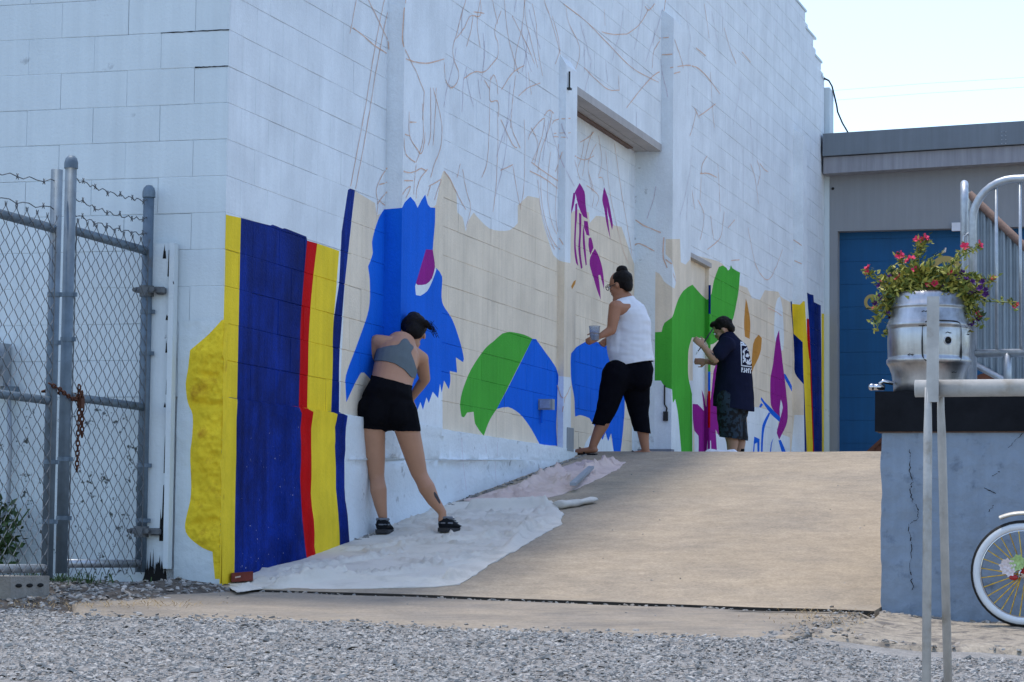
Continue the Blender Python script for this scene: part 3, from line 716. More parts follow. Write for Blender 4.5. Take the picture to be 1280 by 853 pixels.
for _ in range(55):
    y=rs_.uniform(.25,1.05); z=.08+.85*rs_.random()**1.5; r_=.0012+.0022*rs_.random()**3; x=(.05 if y>.9 else .008)+fdisp(y,z)+(.042 if y<.9 else 0)+.002
    sp_.add([(x,y+r_*math.cos(a_),z+r_*math.sin(a_)*1.3) for a_ in [k*1.047 for k in range(6)]],[tuple(range(6))])
tag(sp_.make('paint_specks',M['print'],B),kind='stuff')
# chalk sketch lines: ribbons a hair proud of the face they are drawn on
SURF=[('x',P1[2],P1[0],P1[1],0,7.8),('y',P1[0],-.01,P1[2],0,7.8),('x',P2[2],P2[0],P2[1],0,P2[3]),('y',P2[0],-.01,P2[2],0,P2[3]),('x',P3[2],P3[0],P3[1],0,P3[3]),('y',P3[0],-.01,P3[2],0,P3[3]),('x',P4[2],P4[0],P4[1],0,P4[3]),('y',P4[0],-.01,P4[2],0,P4[3]),('y',RE[1],RX,0,0,RE[3]),('x',RX,RE[0],RE[1],0,RE[3])]
def onwall(px,py):
    best=None
    d=ray(px,py)
    for t,v,a,b,c,e in SURF:
        ax=0 if t=='x' else 1; k=(v-CAM[ax])/d[ax]; p=CAM+d*k; u=p[1-ax]
        if a<=u<=b and c<=p.z<=e and (best is None or k<best[0]): best=(k,p,ax)
    k=(0-CAM[0])/d[0]; p=CAM+d*k
    inrec=RE[0]<=p.y<=RE[1] and p.z<RE[3]
    if not inrec and (best is None or k<best[0]): best=(k,p,0)
    if best is None: return None
    p=best[1].copy()
    if best[2]==0: p.x+=.0028
    else: p.y-=.0028
    return p,best[2]
SK=MB()
def chalk(P,wd=.0075,m=0,sub=3):
    Q=[]; sub=5
    for i in range(len(P)-1):
        p0,p1,p2,p3=P[max(0,i-1)],P[i],P[i+1],P[min(len(P)-1,i+2)]
        for j in range(sub):
            t=j/sub; Q.append(tuple(.5*(2*p1[c]+(p2[c]-p0[c])*t+(2*p0[c]-5*p1[c]+4*p2[c]-p3[c])*t*t+(3*p1[c]-p0[c]-3*p2[c]+p3[c])*t**3)+random.gauss(0,.12) for c in(0,1)))
    Q.append(P[-1]); pr=None
    for q in Q:
        h=onwall(*q)
        if h is None: pr=None; continue
        if pr and pr[1]==h[1]:
            a,b=pr[0],h[0]; d=b-a
            if d.length>1e-4:
                d.normalize(); nrm=Vector((1,0,0)) if h[1]==0 else Vector((0,-1,0)); s=d.cross(nrm)*wd*random.uniform(.35,.62)
                SK.add([a-s-d*.001,a+s-d*.001,b+s+d*.001,b-s+d*.001],[(0,1,2,3)],m)
        pr=h
CK=[[(445,0),(441,22),(437,42)],[(480,0),(472,40),(465,80),(458,125),(448,180),(438,233)],[(484,16),(476,55),(468,100),(460,150),(450,205),(444,236)],[(460,0),(470,20),(478,37),(485,52),(486,62)],[(441,35),(455,46),(468,57),(483,67)],
[(507,0),(504,30),(504,55),(511,72),(520,90),(530,115)],[(505,73),(520,78),(536,79),(555,74)],[(582,0),(575,25),(570,45),(566,58),(567,75),(573,90),(571,103),(564,110),(557,100),(555,78)],[(600,0),(600,20),(588,20),(580,35),(570,48)],[(592,15),(605,17)],[(591,20),(588,40),(583,58)],[(626,14),(618,38),(622,55),(622,70),(615,80),(605,90),(593,90),(580,98)],[(630,0),(634,40),(640,65),(648,92)],[(656,0),(652,35),(646,60),(642,90)],[(665,5),(670,30),(672,60),(678,95)],
[(655,0),(657,25),(662,45),(668,70),(672,85)],[(613,95),(612,125),(622,127),(623,146)],[(613,100),(617,94),(621,105),(622,118)],[(627,112),(640,92),(655,82)],[(644,95),(640,130),(638,160)],[(648,120),(660,110),(675,104)],[(612,130),(611,170),(608,205),(602,222)],[(622,140),(622,180),(620,230),(616,265)],[(626,150),(640,180),(646,185)],[(638,150),(641,165),(650,185)],[(655,150),(656,190),(654,240),(650,258)],[(641,208),(646,240),(651,262)],[(625,213),(633,210),(641,206)],
[(512,153),(520,153)],[(506,168),(512,170)],[(511,140),(512,170),(520,185),(526,192),(530,180),(531,166)],[(528,130),(529,165),(527,182),(520,203)],[(541,110),(551,150),(551,182),(543,205),(538,222)],[(545,110),(544,140),(541,182)],[(538,110),(538,165),(535,182)],[(530,115),(528,150)],[(505,173),(507,193),(519,203)],[(503,214),(512,216),(520,214),(526,211),(533,214)],[(503,226),(516,226)],[(520,206),(518,225),(517,243)],[(534,212),(526,222),(521,235),(520,248)],[(536,233),(545,228),(551,225),(546,240),(543,250)],[(503,243),(508,236),(513,234),(507,248)],[(538,232),(534,245)],[(484,210),(476,222),(470,238),(472,252),(471,268)],[(484,228),(474,231)],[(484,240),(478,246),(472,255)],[(475,252),(482,258)],
[(555,214),(562,224),(569,238),(576,252),(582,262)],[(575,205),(571,222)],[(578,212),(583,240),(588,260),(582,285)],[(660,175),(664,165),(680,148),(676,175),(665,202)],[(664,160),(672,180),(668,205)],[(690,140),(686,160),(676,190),(672,215)],[(680,145),(686,138),(692,142)],[(713,148),(695,150),(690,155)],[(713,166),(692,167)],[(707,172),(692,171)],[(664,203),(680,215),(700,228)],[(662,214),(678,222),(700,238)],[(676,215),(676,240),(680,270),(690,300),(700,312)],[(672,225),(676,262),(684,292),(693,312)],[(688,190),(684,240),(690,280),(704,306)],[(698,180),(697,215),(694,260),(697,290)],[(703,190),(694,215)],
[(707,10),(711,30),(722,52),(724,70),(718,90)],[(704,5),(730,25),(760,55),(790,85),(823,103)],[(755,12),(756,32)],[(752,40),(765,43),(783,43)],[(783,43),(797,33),(806,20),(810,12)],[(806,8),(811,13),(818,5)],[(730,85),(745,100),(760,112),(774,113)],[(773,95),(774,113)],[(783,135),(800,113),(815,96),(824,90)],[(824,48),(836,47)],[(825,69),(843,68)],[(824,52),(817,65),(815,85)],[(843,50),(850,70),(854,85)],[(838,85),(863,82),(880,92),(900,118)],[(842,92),(850,90)],
[(870,140),(866,158),(862,170)],[(874,145),(884,138),(894,130)],[(868,135),(874,148)],[(884,195),(878,205),(876,218)],[(875,217),(885,217),(896,222)],[(876,222),(875,250)],[(897,205),(899,240),(900,265)],[(865,238),(868,262)],[(946,200),(950,215),(947,232)],[(950,205),(955,212),(960,215)],[(938,205),(944,225),(948,255)],[(905,265),(902,290),(898,300),(884,312)],[(910,285),(918,275)],[(935,285),(944,330),(958,350),(968,338),(978,312)],[(992,300),(1002,307)],[(993,326),(1002,330)],[(914,326),(924,325)],[(960,385),(970,390),(977,395)],[(875,300),(880,270),(872,250)],[(888,270),(892,300)],
[(793,274),(805,282),(826,291)],[(793,307),(800,305),(818,314)],[(718,200),(722,215),(725,225)],[(730,175),(727,195),(722,210)],[(740,165),(733,190),(728,220)],[(745,180),(735,205),(740,240)],[(735,215),(742,240),(740,260)],[(748,222),(753,223),(755,232)],[(757,190),(762,240),(775,300),(785,330)],[(768,180),(775,230),(785,290),(790,320)],[(748,170),(752,200),(748,220)],[(725,178),(735,172),(742,165)],[(718,195),(730,200),(742,195)],[(733,232),(748,245),(745,258)],[(830,297),(829,320),(834,335)],[(832,325),(840,330)],[(840,340),(845,352)],
[(680,0),(690,30),(697,55),(700,68)],[(690,20),(697,45),(700,66)],[(832,0),(828,25)],[(880,5),(884,30),(886,48)],[(870,60),(882,70)],[(888,90),(890,130),(893,160)],[(905,35),(912,60),(920,80)],[(927,65),(938,78)],[(700,62),(694,80)],[(600,0),(596,30),(600,60)],[(615,0),(622,30)],[(640,20),(650,40),(660,60),(668,80)],[(605,100),(612,112)],[(660,90),(664,118)]]
for P in CK: chalk(P,.0072 if P[0][0]<760 else .010)
rk=random.Random(9)
for _ in range(45):
    px=rk.uniform(560,985); top=-20; py=rk.uniform(-10,max(30,200+(px-700)*.35)); L=rk.uniform(18,80)
    P=[(px,py)]; dx=rk.uniform(-.25,.25)
    for k in range(4): dx+=rk.uniform(-.12,.12); P.append((P[-1][0]+dx*L/4,P[-1][1]+L/4))
    chalk(P,.006,1)
for P in([(577,548),(579,580),(583,613)],[(607,555),(608,567)],[(619,577),(620,600)],[(622,553),(622,570)],[(697,482),(701,495),(706,497),(713,483)],[(706,497),(703,515)]):
    V=[]
    if P[0][1]>540:
        for (x0,y0),(x1,y1) in zip(P,P[1:]):
            a=un(x0,y0,0,.08);b=un(x1,y1,0,.08); SK.add([a+Vector((0,-.004,0)),a+Vector((0,.004,0)),b+Vector((0,.004,0)),b+Vector((0,-.004,0))],[(0,1,2,3)],1)
    else: chalk(P,.008)
tag(SK.make('chalk_lines',[M['sketch'],M['sketchP']],B),'thin orange and pink chalk outlines drawn on the wall',kind='stuff')
# ------------------------------------------------------------------ dock retaining wall
D=empty('retaining_wall',(XR,0,0),'blue grey painted dock wall with a thick black cap at the right','wall')
V,Fc=[],[]
us=lin(XR,5.4,180)+lin(5.5,9,20); vs=lin(-.35,.845,90); n=len(us)
def rdisp(u,v): return -(.006*fbm((u,v,2),3)+.005*fbm((u,v,6),14)-.004*max(0,fbm((u,v,9),24)-.3))
V=[(u+(.012*fbm((v,1,1),5) if i==0 else 0),-.012+rdisp(u,v) if True else 0,v) for v in vs for i,u in enumerate(us)]
Fc=[(j*n+i,j*n+i+1,(j+1)*n+i+1,(j+1)*n+i) for j in range(90) for i in range(n-1)]
mk('wall_face',V,Fc,M['retain'],D,None,True)
MB().box((XR+.01,.0,-.4),(9,.3,.84)).box((XR+.01,.3,-.4),(XR+.25,YC,ZD-.005)).box((XR+.25,.3,ZD-.2),(9,YC,ZD-.006)).make('wall_core',M['retain'],D)
MB().box((XR-.028,-.035,.842),(9,.32,ZD+.003),jit=.002).make('wall_cap',M['capblack'],D)
MB().box((XR-.012,-.022,.834),(9,.02,.8418)).make('rusty_cap_edge',M['brownrail'],D)
ck=MB()
for P in([(1137,562),(1138,575),(1137,590),(1142,603),(1137,612),(1140,626),(1148,640),(1146,650),(1136,655),(1139,680),(1138,715),(1141,738)],[(1260,560),(1272,548),(1280,540)],[(1240,595),(1250,590)],[(1230,610),(1245,618)],[(1236,640),(1242,632)]):
    q=[un(x,y,1,-.0225) for x,y in P]
    for a,b in zip(q,q[1:]):
        
        pr_=a
        for j in range(1,7):
            c_=a.lerp(b,j/6)+Vector((random.gauss(0,.0035),0,random.gauss(0,.002))); wv_=.0018*random.uniform(.2,1.7); s_=Vector((wv_,0,0)) if abs(a.z-b.z)>abs(a.x-b.x) else Vector((0,0,wv_)); ck.add([pr_-s_,pr_+s_,c_+s_,c_-s_],[(0,1,2,3)]); pr_=c_
ck.make('wall_crack',M['black'],D)
# ------------------------------------------------------------------ far dock building
FB=empty('dock_building',(0,20.4,ZD),'low grey building with a dark metal roof edge and a blue painted dock door','building')
YF=20.42
fw=MB().box((.072,YF,ZD),(.175,YF+.29,4.43)).box((.072,YF,4.43),(9,YF+.3,5.3)).box((4.4,YF,ZD),(9,YF+.3,4.43)).box((.072,YF+.3,ZD),(9,YF+8,5.2)); fw.make('wall',M['farwall'],FB)
def band(z0a,z0b,z1a,z1b,y0,y1,m,name):
    x0,x1=.03,9; k=(x1-x0)/2.6
    zb0=z0a+(z0b-z0a)*k; zb1=z1a+(z1b-z1a)*k
    V=[(x0,y0,z0a),(x1,y0,zb0),(x1,y0,zb1),(x0,y0,z1a)]
    return MB().prism(V,(0,y1-y0,0)).make(name,m,FB)
band(5.16,5.235,5.375,5.45,YF-.28,YF+6,M['fasciaL'],'lower_fascia')
fu=band(5.385,5.46,5.68,5.757,YF-.34,YF+6.2,M['fasciaU'],'upper_fascia')
for i in range(4):
    for j in range(2): MB().ball((2.35+.05*j,YF-.345,5.62-.05*i),.008,6,4).make('rivet',M['galv'],fu)
Dr=MB()
zz=ZD;k=0
while zz<4.43: Dr.box((.16,YF+.16+.0,zz),(4.41,YF+.2,min(zz+.296,4.44))); Dr.box((.16,YF+.17,zz+.296),(4.41,YF+.2,zz+.30)); zz+=.30
door=Dr.make('dock_door',M['doorblue'],FB)
def doorpoly(P,m,name):
    q=[un(x,y,1,YF+.156) for x,y in P]; MB().prism(q,(0,.003,0)).make(name,m,door)
def arc(cx,cy,r0,r1,a0,a1,n=14): 
    return [(cx+r1*math.cos(R(a0+(a1-a0)*i/n)),cy-r1*math.sin(R(a0+(a1-a0)*i/n))) for i in range(n+1)]+[(cx+r0*math.cos(R(a1+(a0-a1)*i/n)),cy-r0*math.sin(R(a1+(a0-a1)*i/n))) for i in range(n+1)]
doorpoly(arc(1090,378,6,10,60,300),M['gold'],'painted_ring')
doorpoly(arc(1182,342,14,22,-10,170),M['gold'],'painted_ring')
doorpoly([(1078,569),(1090,558),(1100,549),(1108,541),(1140,520),(1190,485),(1225,468),(1245,463),(1265,466),(1285,480),(1300,500),(1300,569)],M['brownpaint'],'painted_hull')
for k in range(5): doorpoly([(1088+k*5,566-k*5),(1106+k*5,550-k*5),(1107+k*5,552-k*5),(1089+k*5,568-k*5)],M['rust'],'painted_plank')
a=un(1190,279,1,YF-.01);b=un(1204,289,1,YF-.01); MB().box((a.x,YF-.05,b.z),(b.x,YF-.002,a.z)).make('junction_box',M['tank'],FB)
MB().ball(tuple(un(1041,236,1,YF-.005)),.02,6,4).make('wall_bolt',M['cable'],FB)
# hanging cable and distant power lines
q=[(1030,98,20.3),(1036,101,20.45),(1040,108,20.6),(1043,120,20.7),(1046,133,20.8),(1047,140,20.85),(1053,154,20.95),(1063,171,21.05)]
tag(MB().tube([un(x,y,1,Y) for x,y,Y in q],.012,6).make('hanging_cable',M['cable'],None,True),'thin black cable drooping from the stepped end of the mural wall','cable')
for k,(za,zb) in enumerate(((108,92),(120.5,104))):
    a=un(900,za+10,1,75);b=un(1420,zb-10,1,75); mid=(a+b)/2-Vector((0,0,.12))
    tag(MB().tube([a,(a+mid)/2-Vector((0,0,.09)),mid,(b+mid)/2-Vector((0,0,.09)),b],.006,5).make('power_line',M['boxgrey']),'%s of the two faint power lines crossing the sky'%('upper','lower')[k],'power line','power lines in the sky')
print('setting',time.time()-T0)
# ------------------------------------------------------------------ chain-link gates
GX=-.43
def gate_leaf(y0,y1,label,z0,z1,zm,ztop,posts,strands,capped):
    """leaf in the plane x=GX from y0 (near the wall) to y1 (towards the camera)"""
    g=empty('chain_link_gate',(GX,(y0+y1)/2,z0),label,'gate','chain link gate leaves')
    for y,zt,cap in posts:
        p=MB().tube([(GX,y,z0-.02),(GX,y,zt)],.0305,14).make('post',M['galvpost'],g,True)
        if cap: MB().lathe([(.036,zt-.03),(.036,zt),(.030,zt+.022),(.017,zt+.036),(.001,zt+.04)],(GX,y,0),n=14).make('post_cap',M['galvpost'],p,True)
        for zb in(z0+.25,z0+.55,zm+.28,z1-.35): 
            mbb=MB().tube([(GX,y,zb),(GX,y,zb+.022)],.034,14); mbb.box((GX+.03,y-.006,zb),(GX+.05,y+.006,zb+.022)); mbb.make('tension_band',M['galvpost'],p)
    for nm,z,r_ in(('top_rail',z1,.024),('middle_rail',zm,.022),('bottom_rail',z0+.03,.022)):
        MB().tube([(GX,y0-.03,z-.004),(GX,y1+.03,z)],r_,12).make(nm,M['galvpost'] if nm!='bottom_rail' else M['galv'],g,True)
    # woven wire
    wb=MB(); pit=.056; n=int((y0-y1)/pit); rows=int((z1+.04-z0)/.040)
    dzr=(z1+.035-(z0-.03))/rows
    for i in range(n+1):
        P=[]
        for k in range(rows+1):
            y=y0-.035-(i+((k+i)%2)*.97)*pit; 
            if y<y1+.02: y=y1+.02
            P.append((GX+.026+(.003 if (k+i)%2 else -.003),y+.004*fbm((y,k*.3,i),2),z0-.03+k*dzr))
        wb.tube(P,.0023,4,cap=False)
        if i<n: 
            y=P[-1][1]; wb.tube([P[-1],(GX+.026,y+.012,z1+.062)],.0018,4); wb.tube([P[-1],(GX+.026,y-.010,z1+.060)],.0018,4)
    wb.make('wire_mesh',M['wire'],g)
    MB().box((GX+.024,y0-.050,z0),(GX+.028,y0-.045,z1)).make('tension_bar',M['wire'],g)
    for z,sag in strands:
        bw=MB();P=[]
        N=26
        for k in range(N+1):
            t=k/N; P.append((GX+.004*math.sin(k*1.3),y0+(y1-y0)*t,z+(zm*0)-sag*4*t*(1-t)+.010*math.sin(k*2.1+z*9)))
        bw.tube(P,.0028,5)
        for k in range(2,N,4):
            c=Vector(P[k]); bw.tube([c+Vector((0,-.012,-.014)),c+Vector((0,.01,.016))],.0026,4); bw.tube([c+Vector((0,.012,-.012)),c+Vector((0,-.008,.015))],.0026,4); bw.ball(c,.007,6,4)
        bw.make('barbed_wire',M['wire'],g,True)
    return g
g1=gate_leaf(-.07,-1.04,'chain link gate leaf hung beside the white corner board',.10,1.845,.985,2.2,[(-.07,2.17,True),(-1.04,2.19,True)],[(2.12,.02),(2.02,.03),(1.935,.02)],True)
g2=gate_leaf(-1.20,-3.1,'chain link gate leaf cut off by the left edge',.08,1.83,.955,2.15,[(-1.20,2.13,False),(-3.1,2.13,False)],[(2.07,.05),(1.93,.03)],False)
for z in(.30,1.62):
    h=MB().lathe([(.036,z-.03),(.040,z-.03),(.040,z+.03),(.036,z+.03)],(GX,-.07,0),n=14)
    h.box((GX-.05,-.11,z-.012),(GX+.09,-.098,z+.02)); h.tube([(GX+.06,-.13,z+.004),(GX+.06,-.03,z+.004)],.012,6); h.tube([(GX-.05,-.13,z+.004),(GX-.05,-.06,z+.004)],.012,6); h.lathe([(.02,-.02),(.03,-.012),(.03,.012),(.02,.02)],(GX+.09,-.08,z),(0,0,1),10)
    h.make('hinge',M['wire'],g1)
# chain and padlock round the two middle posts
ch=empty('rusty_chain',(GX+.05,-1.12,1.0),'rusty chain looped round the two middle gate posts','chain')
lk=MB(); lp=[(0.009*math.cos(a)*(1),0,0.017*math.sin(a)) for a in [2*math.pi*i/10 for i in range(10)]]; lk.tube(lp,.0042,6,closed=True)
lme=bpy.data.meshes.new('link'); lme.from_pydata([tuple(v) for v in lk.V],[],lk.F); lme.materials.append(M['rust'])
for p in lme.polygons: p.use_smooth=True
def links(P):
    P=[Vector(p) for p in P]; acc=0;k=0;step=.026
    tot=sum((b-a).length for a,b in zip(P,P[1:])); s=0
    while s<tot:
        d=s
        for a,b in zip(P,P[1:]):
            L=(b-a).length
            if d<=L: c=a+(b-a)*(d/L); t=(b-a).normalized(); break
            d-=L
        q=t.to_track_quat('Z','Y').to_matrix().to_4x4()@Matrix.Rotation(math.pi/2*(k%2)+.4,4,'Z')
        o=bpy.data.objects.new('link',lme); COL.objects.link(o); o.parent=ch; o.matrix_local=Matrix.Translation(c-Vector(ch.location))@q
        s+=step;k+=1
xf=GX+.045
links([(GX+.03,-1.27,1.03),(xf,-1.2,1.01),(xf,-1.12,.985),(xf,-1.05,.97),(xf,-.98,.97),(GX+.01,-.95,1.0),(GX-.045,-1.0,1.0),(GX-.045,-1.2,1.0)])
links([(xf+.012,-1.0,1.03),(xf+.015,-1.0,.98),(xf+.012,-1.005,.60)]); links([(xf+.01,-.96,1.0),(xf+.012,-.955,.79)])
pl=MB().box((xf+.005,-1.005,.925),(xf+.028,-.965,.975)); pl.tube([(xf+.016,-1.0,.975),(xf+.016,-.998,.995),(xf+.016,-.985,1.004),(xf+.016,-.972,.995),(xf+.016,-.970,.975)],.004,6); pl.make('padlock',M['rust'],ch)
# concrete block under the left leaf
cb=empty('cinder_block',(GX+.02,-1.62,-.03),'grey hollow concrete block propping up the left gate leaf','cinder block')
c=MB(); x0,x1=-.54,-.25; y0,y1=-1.82,-1.3
mbk=MB(); zb,zt=-.045,.072
mbk.box((GX-.12,-1.78,zb),(GX+.10,-1.37,zt),jit=.002); mbk.make('block_body',M['cinder'],cb)
for k in range(3): MB().ball((GX+.101,-1.47-.115*k,zt-.045),(.004,.036,.010),12,6).make('hollow',M['black'],cb)
# meter and pipe, weeds behind the gate
mt=empty('electric_meter',(-1.33,-.05,1.15),'grey electric meter and pipe fixed to the white wall behind the gate','meter')
MB().box((-1.45,-.11,1.10),(-1.27,-.02,1.34)).lathe([(.09,0),(.09,.06),(.075,.09),(.01,.1)],(-1.36,-.11,1.24),(0,-1,0),18).make('meter_case',M['boxgrey'],mt,False)
MB().tube([(-1.26,-.06,1.12),(-1.24,-.06,.75),(-1.245,-.06,.45),(-1.30,-.08,.28),(-1.42,-.10,.14)],.013,8).make('pipe',M['boxgrey'],mt,True)
MB().box((-1.29,-.09,1.05),(-1.21,-.03,1.10)).make('pipe_clamp',M['galvpost'],mt)
def leaves(name,c,rad,n,mats,ln,parent,seed,wts=None):
    rr=random.Random(seed);mb=MB()
    for _ in range(n):
        while True:
            q=Vector((rr.uniform(-1,1),rr.uniform(-1,1),rr.uniform(-1,1)))
            if q.length<1: break
        p=Vector(c)+Vector((q.x*rad[0],q.y*rad[1],q.z*rad[2])); d=Vector((rr.gauss(0,1),rr.gauss(0,1),rr.gauss(.4,.7))).normalized(); s=d.orthogonal().normalized(); s.rotate(Matrix.Rotation(rr.uniform(0,6.28),3,d)); l=ln*rr.uniform(.6,1.3)
        mb.add([p,p+d*l*.5+s*l*.28,p+d*l,p+d*l*.5-s*l*.28],[(0,1,2,3)],rr.choices(range(len(mats)),wts)[0])
    return mb.make(name,mats,parent)
wd=empty('weed_clump',(-1.25,-.2,.0),'dark green weeds at the wall foot behind the left gate leaf','weeds')
leaves('weed_leaves',(-1.28,-.22,.26),(.2,.14,.24),420,[M['weed'],M['leafC']],.06,wd,3)
sw=MB()
for k in range(12): sw.tube([(-1.28+random.gauss(0,.05),-.2+random.gauss(0,.05),0),(-1.28+random.gauss(0,.12),-.2+random.gauss(0,.08),.42)],.004,5)
sw.make('stems',M['weed'],wd)
# ------------------------------------------------------------------ drop cloths
def inpoly(x,y,P):
    c=False;j=len(P)-1
    for i in range(len(P)):
        if (P[i][1]>y)!=(P[j][1]>y) and x<(P[j][0]-P[i][0])*(y-P[i][1])/(P[j][1]-P[i][1])+P[i][0]: c=not c
        j=i
    return c
def onramp(px,py,h=0):
    d=ray(px,py); t=11.5
    while t<24:
        p=CAM+d*t
        if p.z<=rampz(p.x,p.y)+h and p.y>-2.5: return p
        t+=.004
    return CAM+d*20
def gz(x,y): return rz(x,y) if y>-.05 else max(apz(x,y),rz(x,0)+.02*y)
def cloth(name,outline,h,amp,freq,m,label,folds=(),step=.03,lay=0,nf=40,fl=.5,fh=.012,fw=.011):
    P=[onramp(*q) for q in outline]; P=[(p.x,p.y) for p in P]; rf=random.Random(lay); folds=list(folds)
    bx=[p[0] for p in P];by=[p[1] for p in P]
    for _ in range(nf):
        cx_=rf.uniform(min(bx),max(bx));cy_=rf.uniform(min(by),max(by)); an=rf.choice([.25,.9,1.25,-.35])+rf.gauss(0,.2); L=fl*rf.uniform(.3,1.2)
        mx=cx_+math.cos(an)*L*.5+rf.gauss(0,.05);my=cy_+math.sin(an)*L*.5+rf.gauss(0,.05); hh=fh*rf.uniform(.4,1.3); ww=fw*rf.uniform(.7,1.6)
        folds+=[(cx_,cy_,mx,my,ww,hh),(mx,my,cx_+math.cos(an+.25)*L,cy_+math.sin(an+.25)*L,ww,hh*.8)]
    # drape: CDT of outline + grid
    V=[Vector(p) for p in P]; x0=min(p[0] for p in P);x1=max(p[0] for p in P);y0=min(p[1] for p in P);y1=max(p[1] for p in P)
    dense=[]
    for i in range(len(P)):
        a=Vector(P[i]);b=Vector(P[(i+1)%len(P)]); k=max(1,int((b-a).length/step))
        for j in range(k): dense.append(a.lerp(b,j/k))
    V=[v+Vector((.018*fbm((v.x,v.y,3),5),.018*fbm((v.x,v.y,8),5))) for v in dense]; no=len(V)
    PP=[tuple(v) for v in V]
    y=y0
    while y<y1:
        x=x0
        while x<x1:
            q=(x+random.uniform(-.3,.3)*step,y+random.uniform(-.3,.3)*step)
            if inpoly(q[0],q[1],PP): V.append(Vector(q))
            x+=step
        y+=step
    ov,oe,of,_,_,orf=delaunay_2d_cdt(V,[],[list(range(no))],0,1e-6,True)
    def rim(x,y):
        q=Vector((x,y)); m_=9
        for i in range(0,len(PP)):
            a=Vector(PP[i]);b=Vector(PP[(i+1)%len(PP)]); 
            if abs(a.x-x)>.16 or abs(a.y-y)>.16: continue
            t=max(0,min(1,(q-a).dot(b-a)/max(1e-9,(b-a).length_squared))); m_=min(m_,(q-a.lerp(b,t)).length)
        return min(1,m_/.09)
    def H(x,y):
        e=rim(x,y); return .004+(H0(x,y)-.004)*(.12+.88*e*e)
    def H0(x,y):
        z=h+amp*.35*fbm((x,y,lay),freq*.6,2)+amp*.10*fbm((x,y,lay+3),freq*3)
        for (fx0,fy0,fx1,fy1,wd,ht) in folds:
            a=Vector((fx0,fy0));b=Vector((fx1,fy1));t=max(0,min(1,(Vector((x,y))-a).dot(b-a)/(b-a).length_squared)); dd=(Vector((x,y))-a.lerp(b,t)).length
            z+=1.35*ht*math.exp(-(dd/(wd*.75))**2)
        return max(h*.4,z)
    VV=[]
    for v in ov:
        x,y=v; VV.append((x,y,gz(x,y)+H(x,y)))
    Fc=[f for f in of if inpoly(sum(ov[i][0] for i in f)/len(f),sum(ov[i][1] for i in f)/len(f),PP)]
    n=len(VV); Fa=list(Fc)
    # skirt so that the cloth has an edge
    edges={}
    for f in Fc:
        for i in range(len(f)): 
            e=(f[i],f[(i+1)%len(f)]); edges[e]=1
    VV2=VV+[(v[0],v[1],gz(v[0],v[1])+.001) for v in VV]
    for (a,b) in edges:
        if (b,a) not in edges: Fa.append((a,n+a,n+b,b))
    o=mk(name,VV2,Fa,m,None,None,True); tag(o,label,'drop cloth','painters drop cloths'); return o
f1=onramp(590,730);f2=onramp(700,650);f3=onramp(330,725);f4=onramp(480,733);f5=onramp(520,700); f6=onramp(690,640)
def fd(a,b,wd,ht): p=onramp(*a);q=onramp(*b); return (p.x,p.y,q.x,q.y,wd,ht)
cloth('drop_cloth',[(283,726),(295,738),(330,736),(440,737),(545,735),(575,732),(600,715),(660,680),(703,655),(704,645),(690,628),(670,622),(640,628),(575,628),(540,632),(505,648),(470,664),(431,680),(378,695),(330,708),(300,716)],.008,.024,1.7,M['canvas'],'large off white canvas drop cloth under the woman in black shorts',
 [fd((300,736),(430,722),.035,.05),fd((430,724),(580,732),.03,.02),fd((615,712),(660,660),.03,.03),fd((560,727),(588,718),.03,.05),fd((590,640),(700,636),.05,.06),fd((690,628),(704,652),.05,.05),fd((500,684),(620,672),.02,.022),fd((440,700),(600,694),.015,.016),fd((350,716),(470,700),.02,.022),fd((520,712),(640,690),.018,.020),fd((430,690),(530,678),.016,.018),fd((560,655),(680,662),.02,.028),fd((610,648),(690,650),.015,.022),fd((380,730),(520,716),.02,.018),fd((640,672),(700,648),.02,.03)],.019,1,60,.8,.020,.011)
cloth('drop_cloth',[(575,626),(600,622),(650,606),(690,590),(720,578),(782,578),(775,586),(742,602),(720,612),(690,622),(660,628),(610,630)],.010,.028,3.4,M['pinkcloth'],'pinkish crumpled drop cloth farther up the ramp',[fd((600,622),(690,592),.05,.05),fd((650,615),(700,590),.04,.04),fd((690,600),(760,584),.04,.02)],.019,5,60,.45,.022,.016)
# rolled canvas end and a grey batten
ra=onramp(697,637);rb2=onramp(744,629)
roll=MB()
P=[];rr=[]
for i in range(9):
    t=i/8; p=ra.lerp(rb2,t); P.append((p.x,p.y,rampz(p.x,p.y)+.045-.012*t)); rr.append(.052-.02*t+.006*math.sin(i*2.2))
roll.tube(P,rr,12)
for v in roll.V: v.z=rampz(v.x,v.y)+.004+max(0,(v.z-rampz(v.x,v.y)))*.55; v+=Vector((.006*fbm(v,14),.006*fbm(v+Vector((3,1,1)),14),.008*fbm(v,9)))
tag(roll.make('cloth_roll',M['canvas'],None,True),'rolled end of canvas lying on the ramp beside the big cloth','cloth roll')
a=onramp(716,616);b=onramp(739,591); d=(b-a).normalized(); s=Vector((-d.y,d.x,0)).normalized()*.022
tag(MB().prism([a-s+Vector((0,0,.05)),a+s+Vector((0,0,.05)),b+s+Vector((0,0,.03)),b-s+Vector((0,0,.03))],(0,0,.022)).make('grey_batten',M['boxgrey']),'narrow grey batten lying across the pinkish cloth','batten')
a=onramp(289,731);b=onramp(316,731)
bk=empty('red_brick',tuple(a),'dark red brick weighing down the cloth at the building corner','brick')
d=(RH*.97+FH*.12).normalized(); s_=Vector((-d.y,d.x,0)); base=Vector((a.x,a.y,gz(a.x,a.y)+.012)); tl_=Vector((0,0,.010))
MB().prism([base,base+d*.118+tl_,base+d*.118+s_*.075+tl_,base+s_*.075],(0,0,.050)).make('brick_body',M['brickred'],bk)
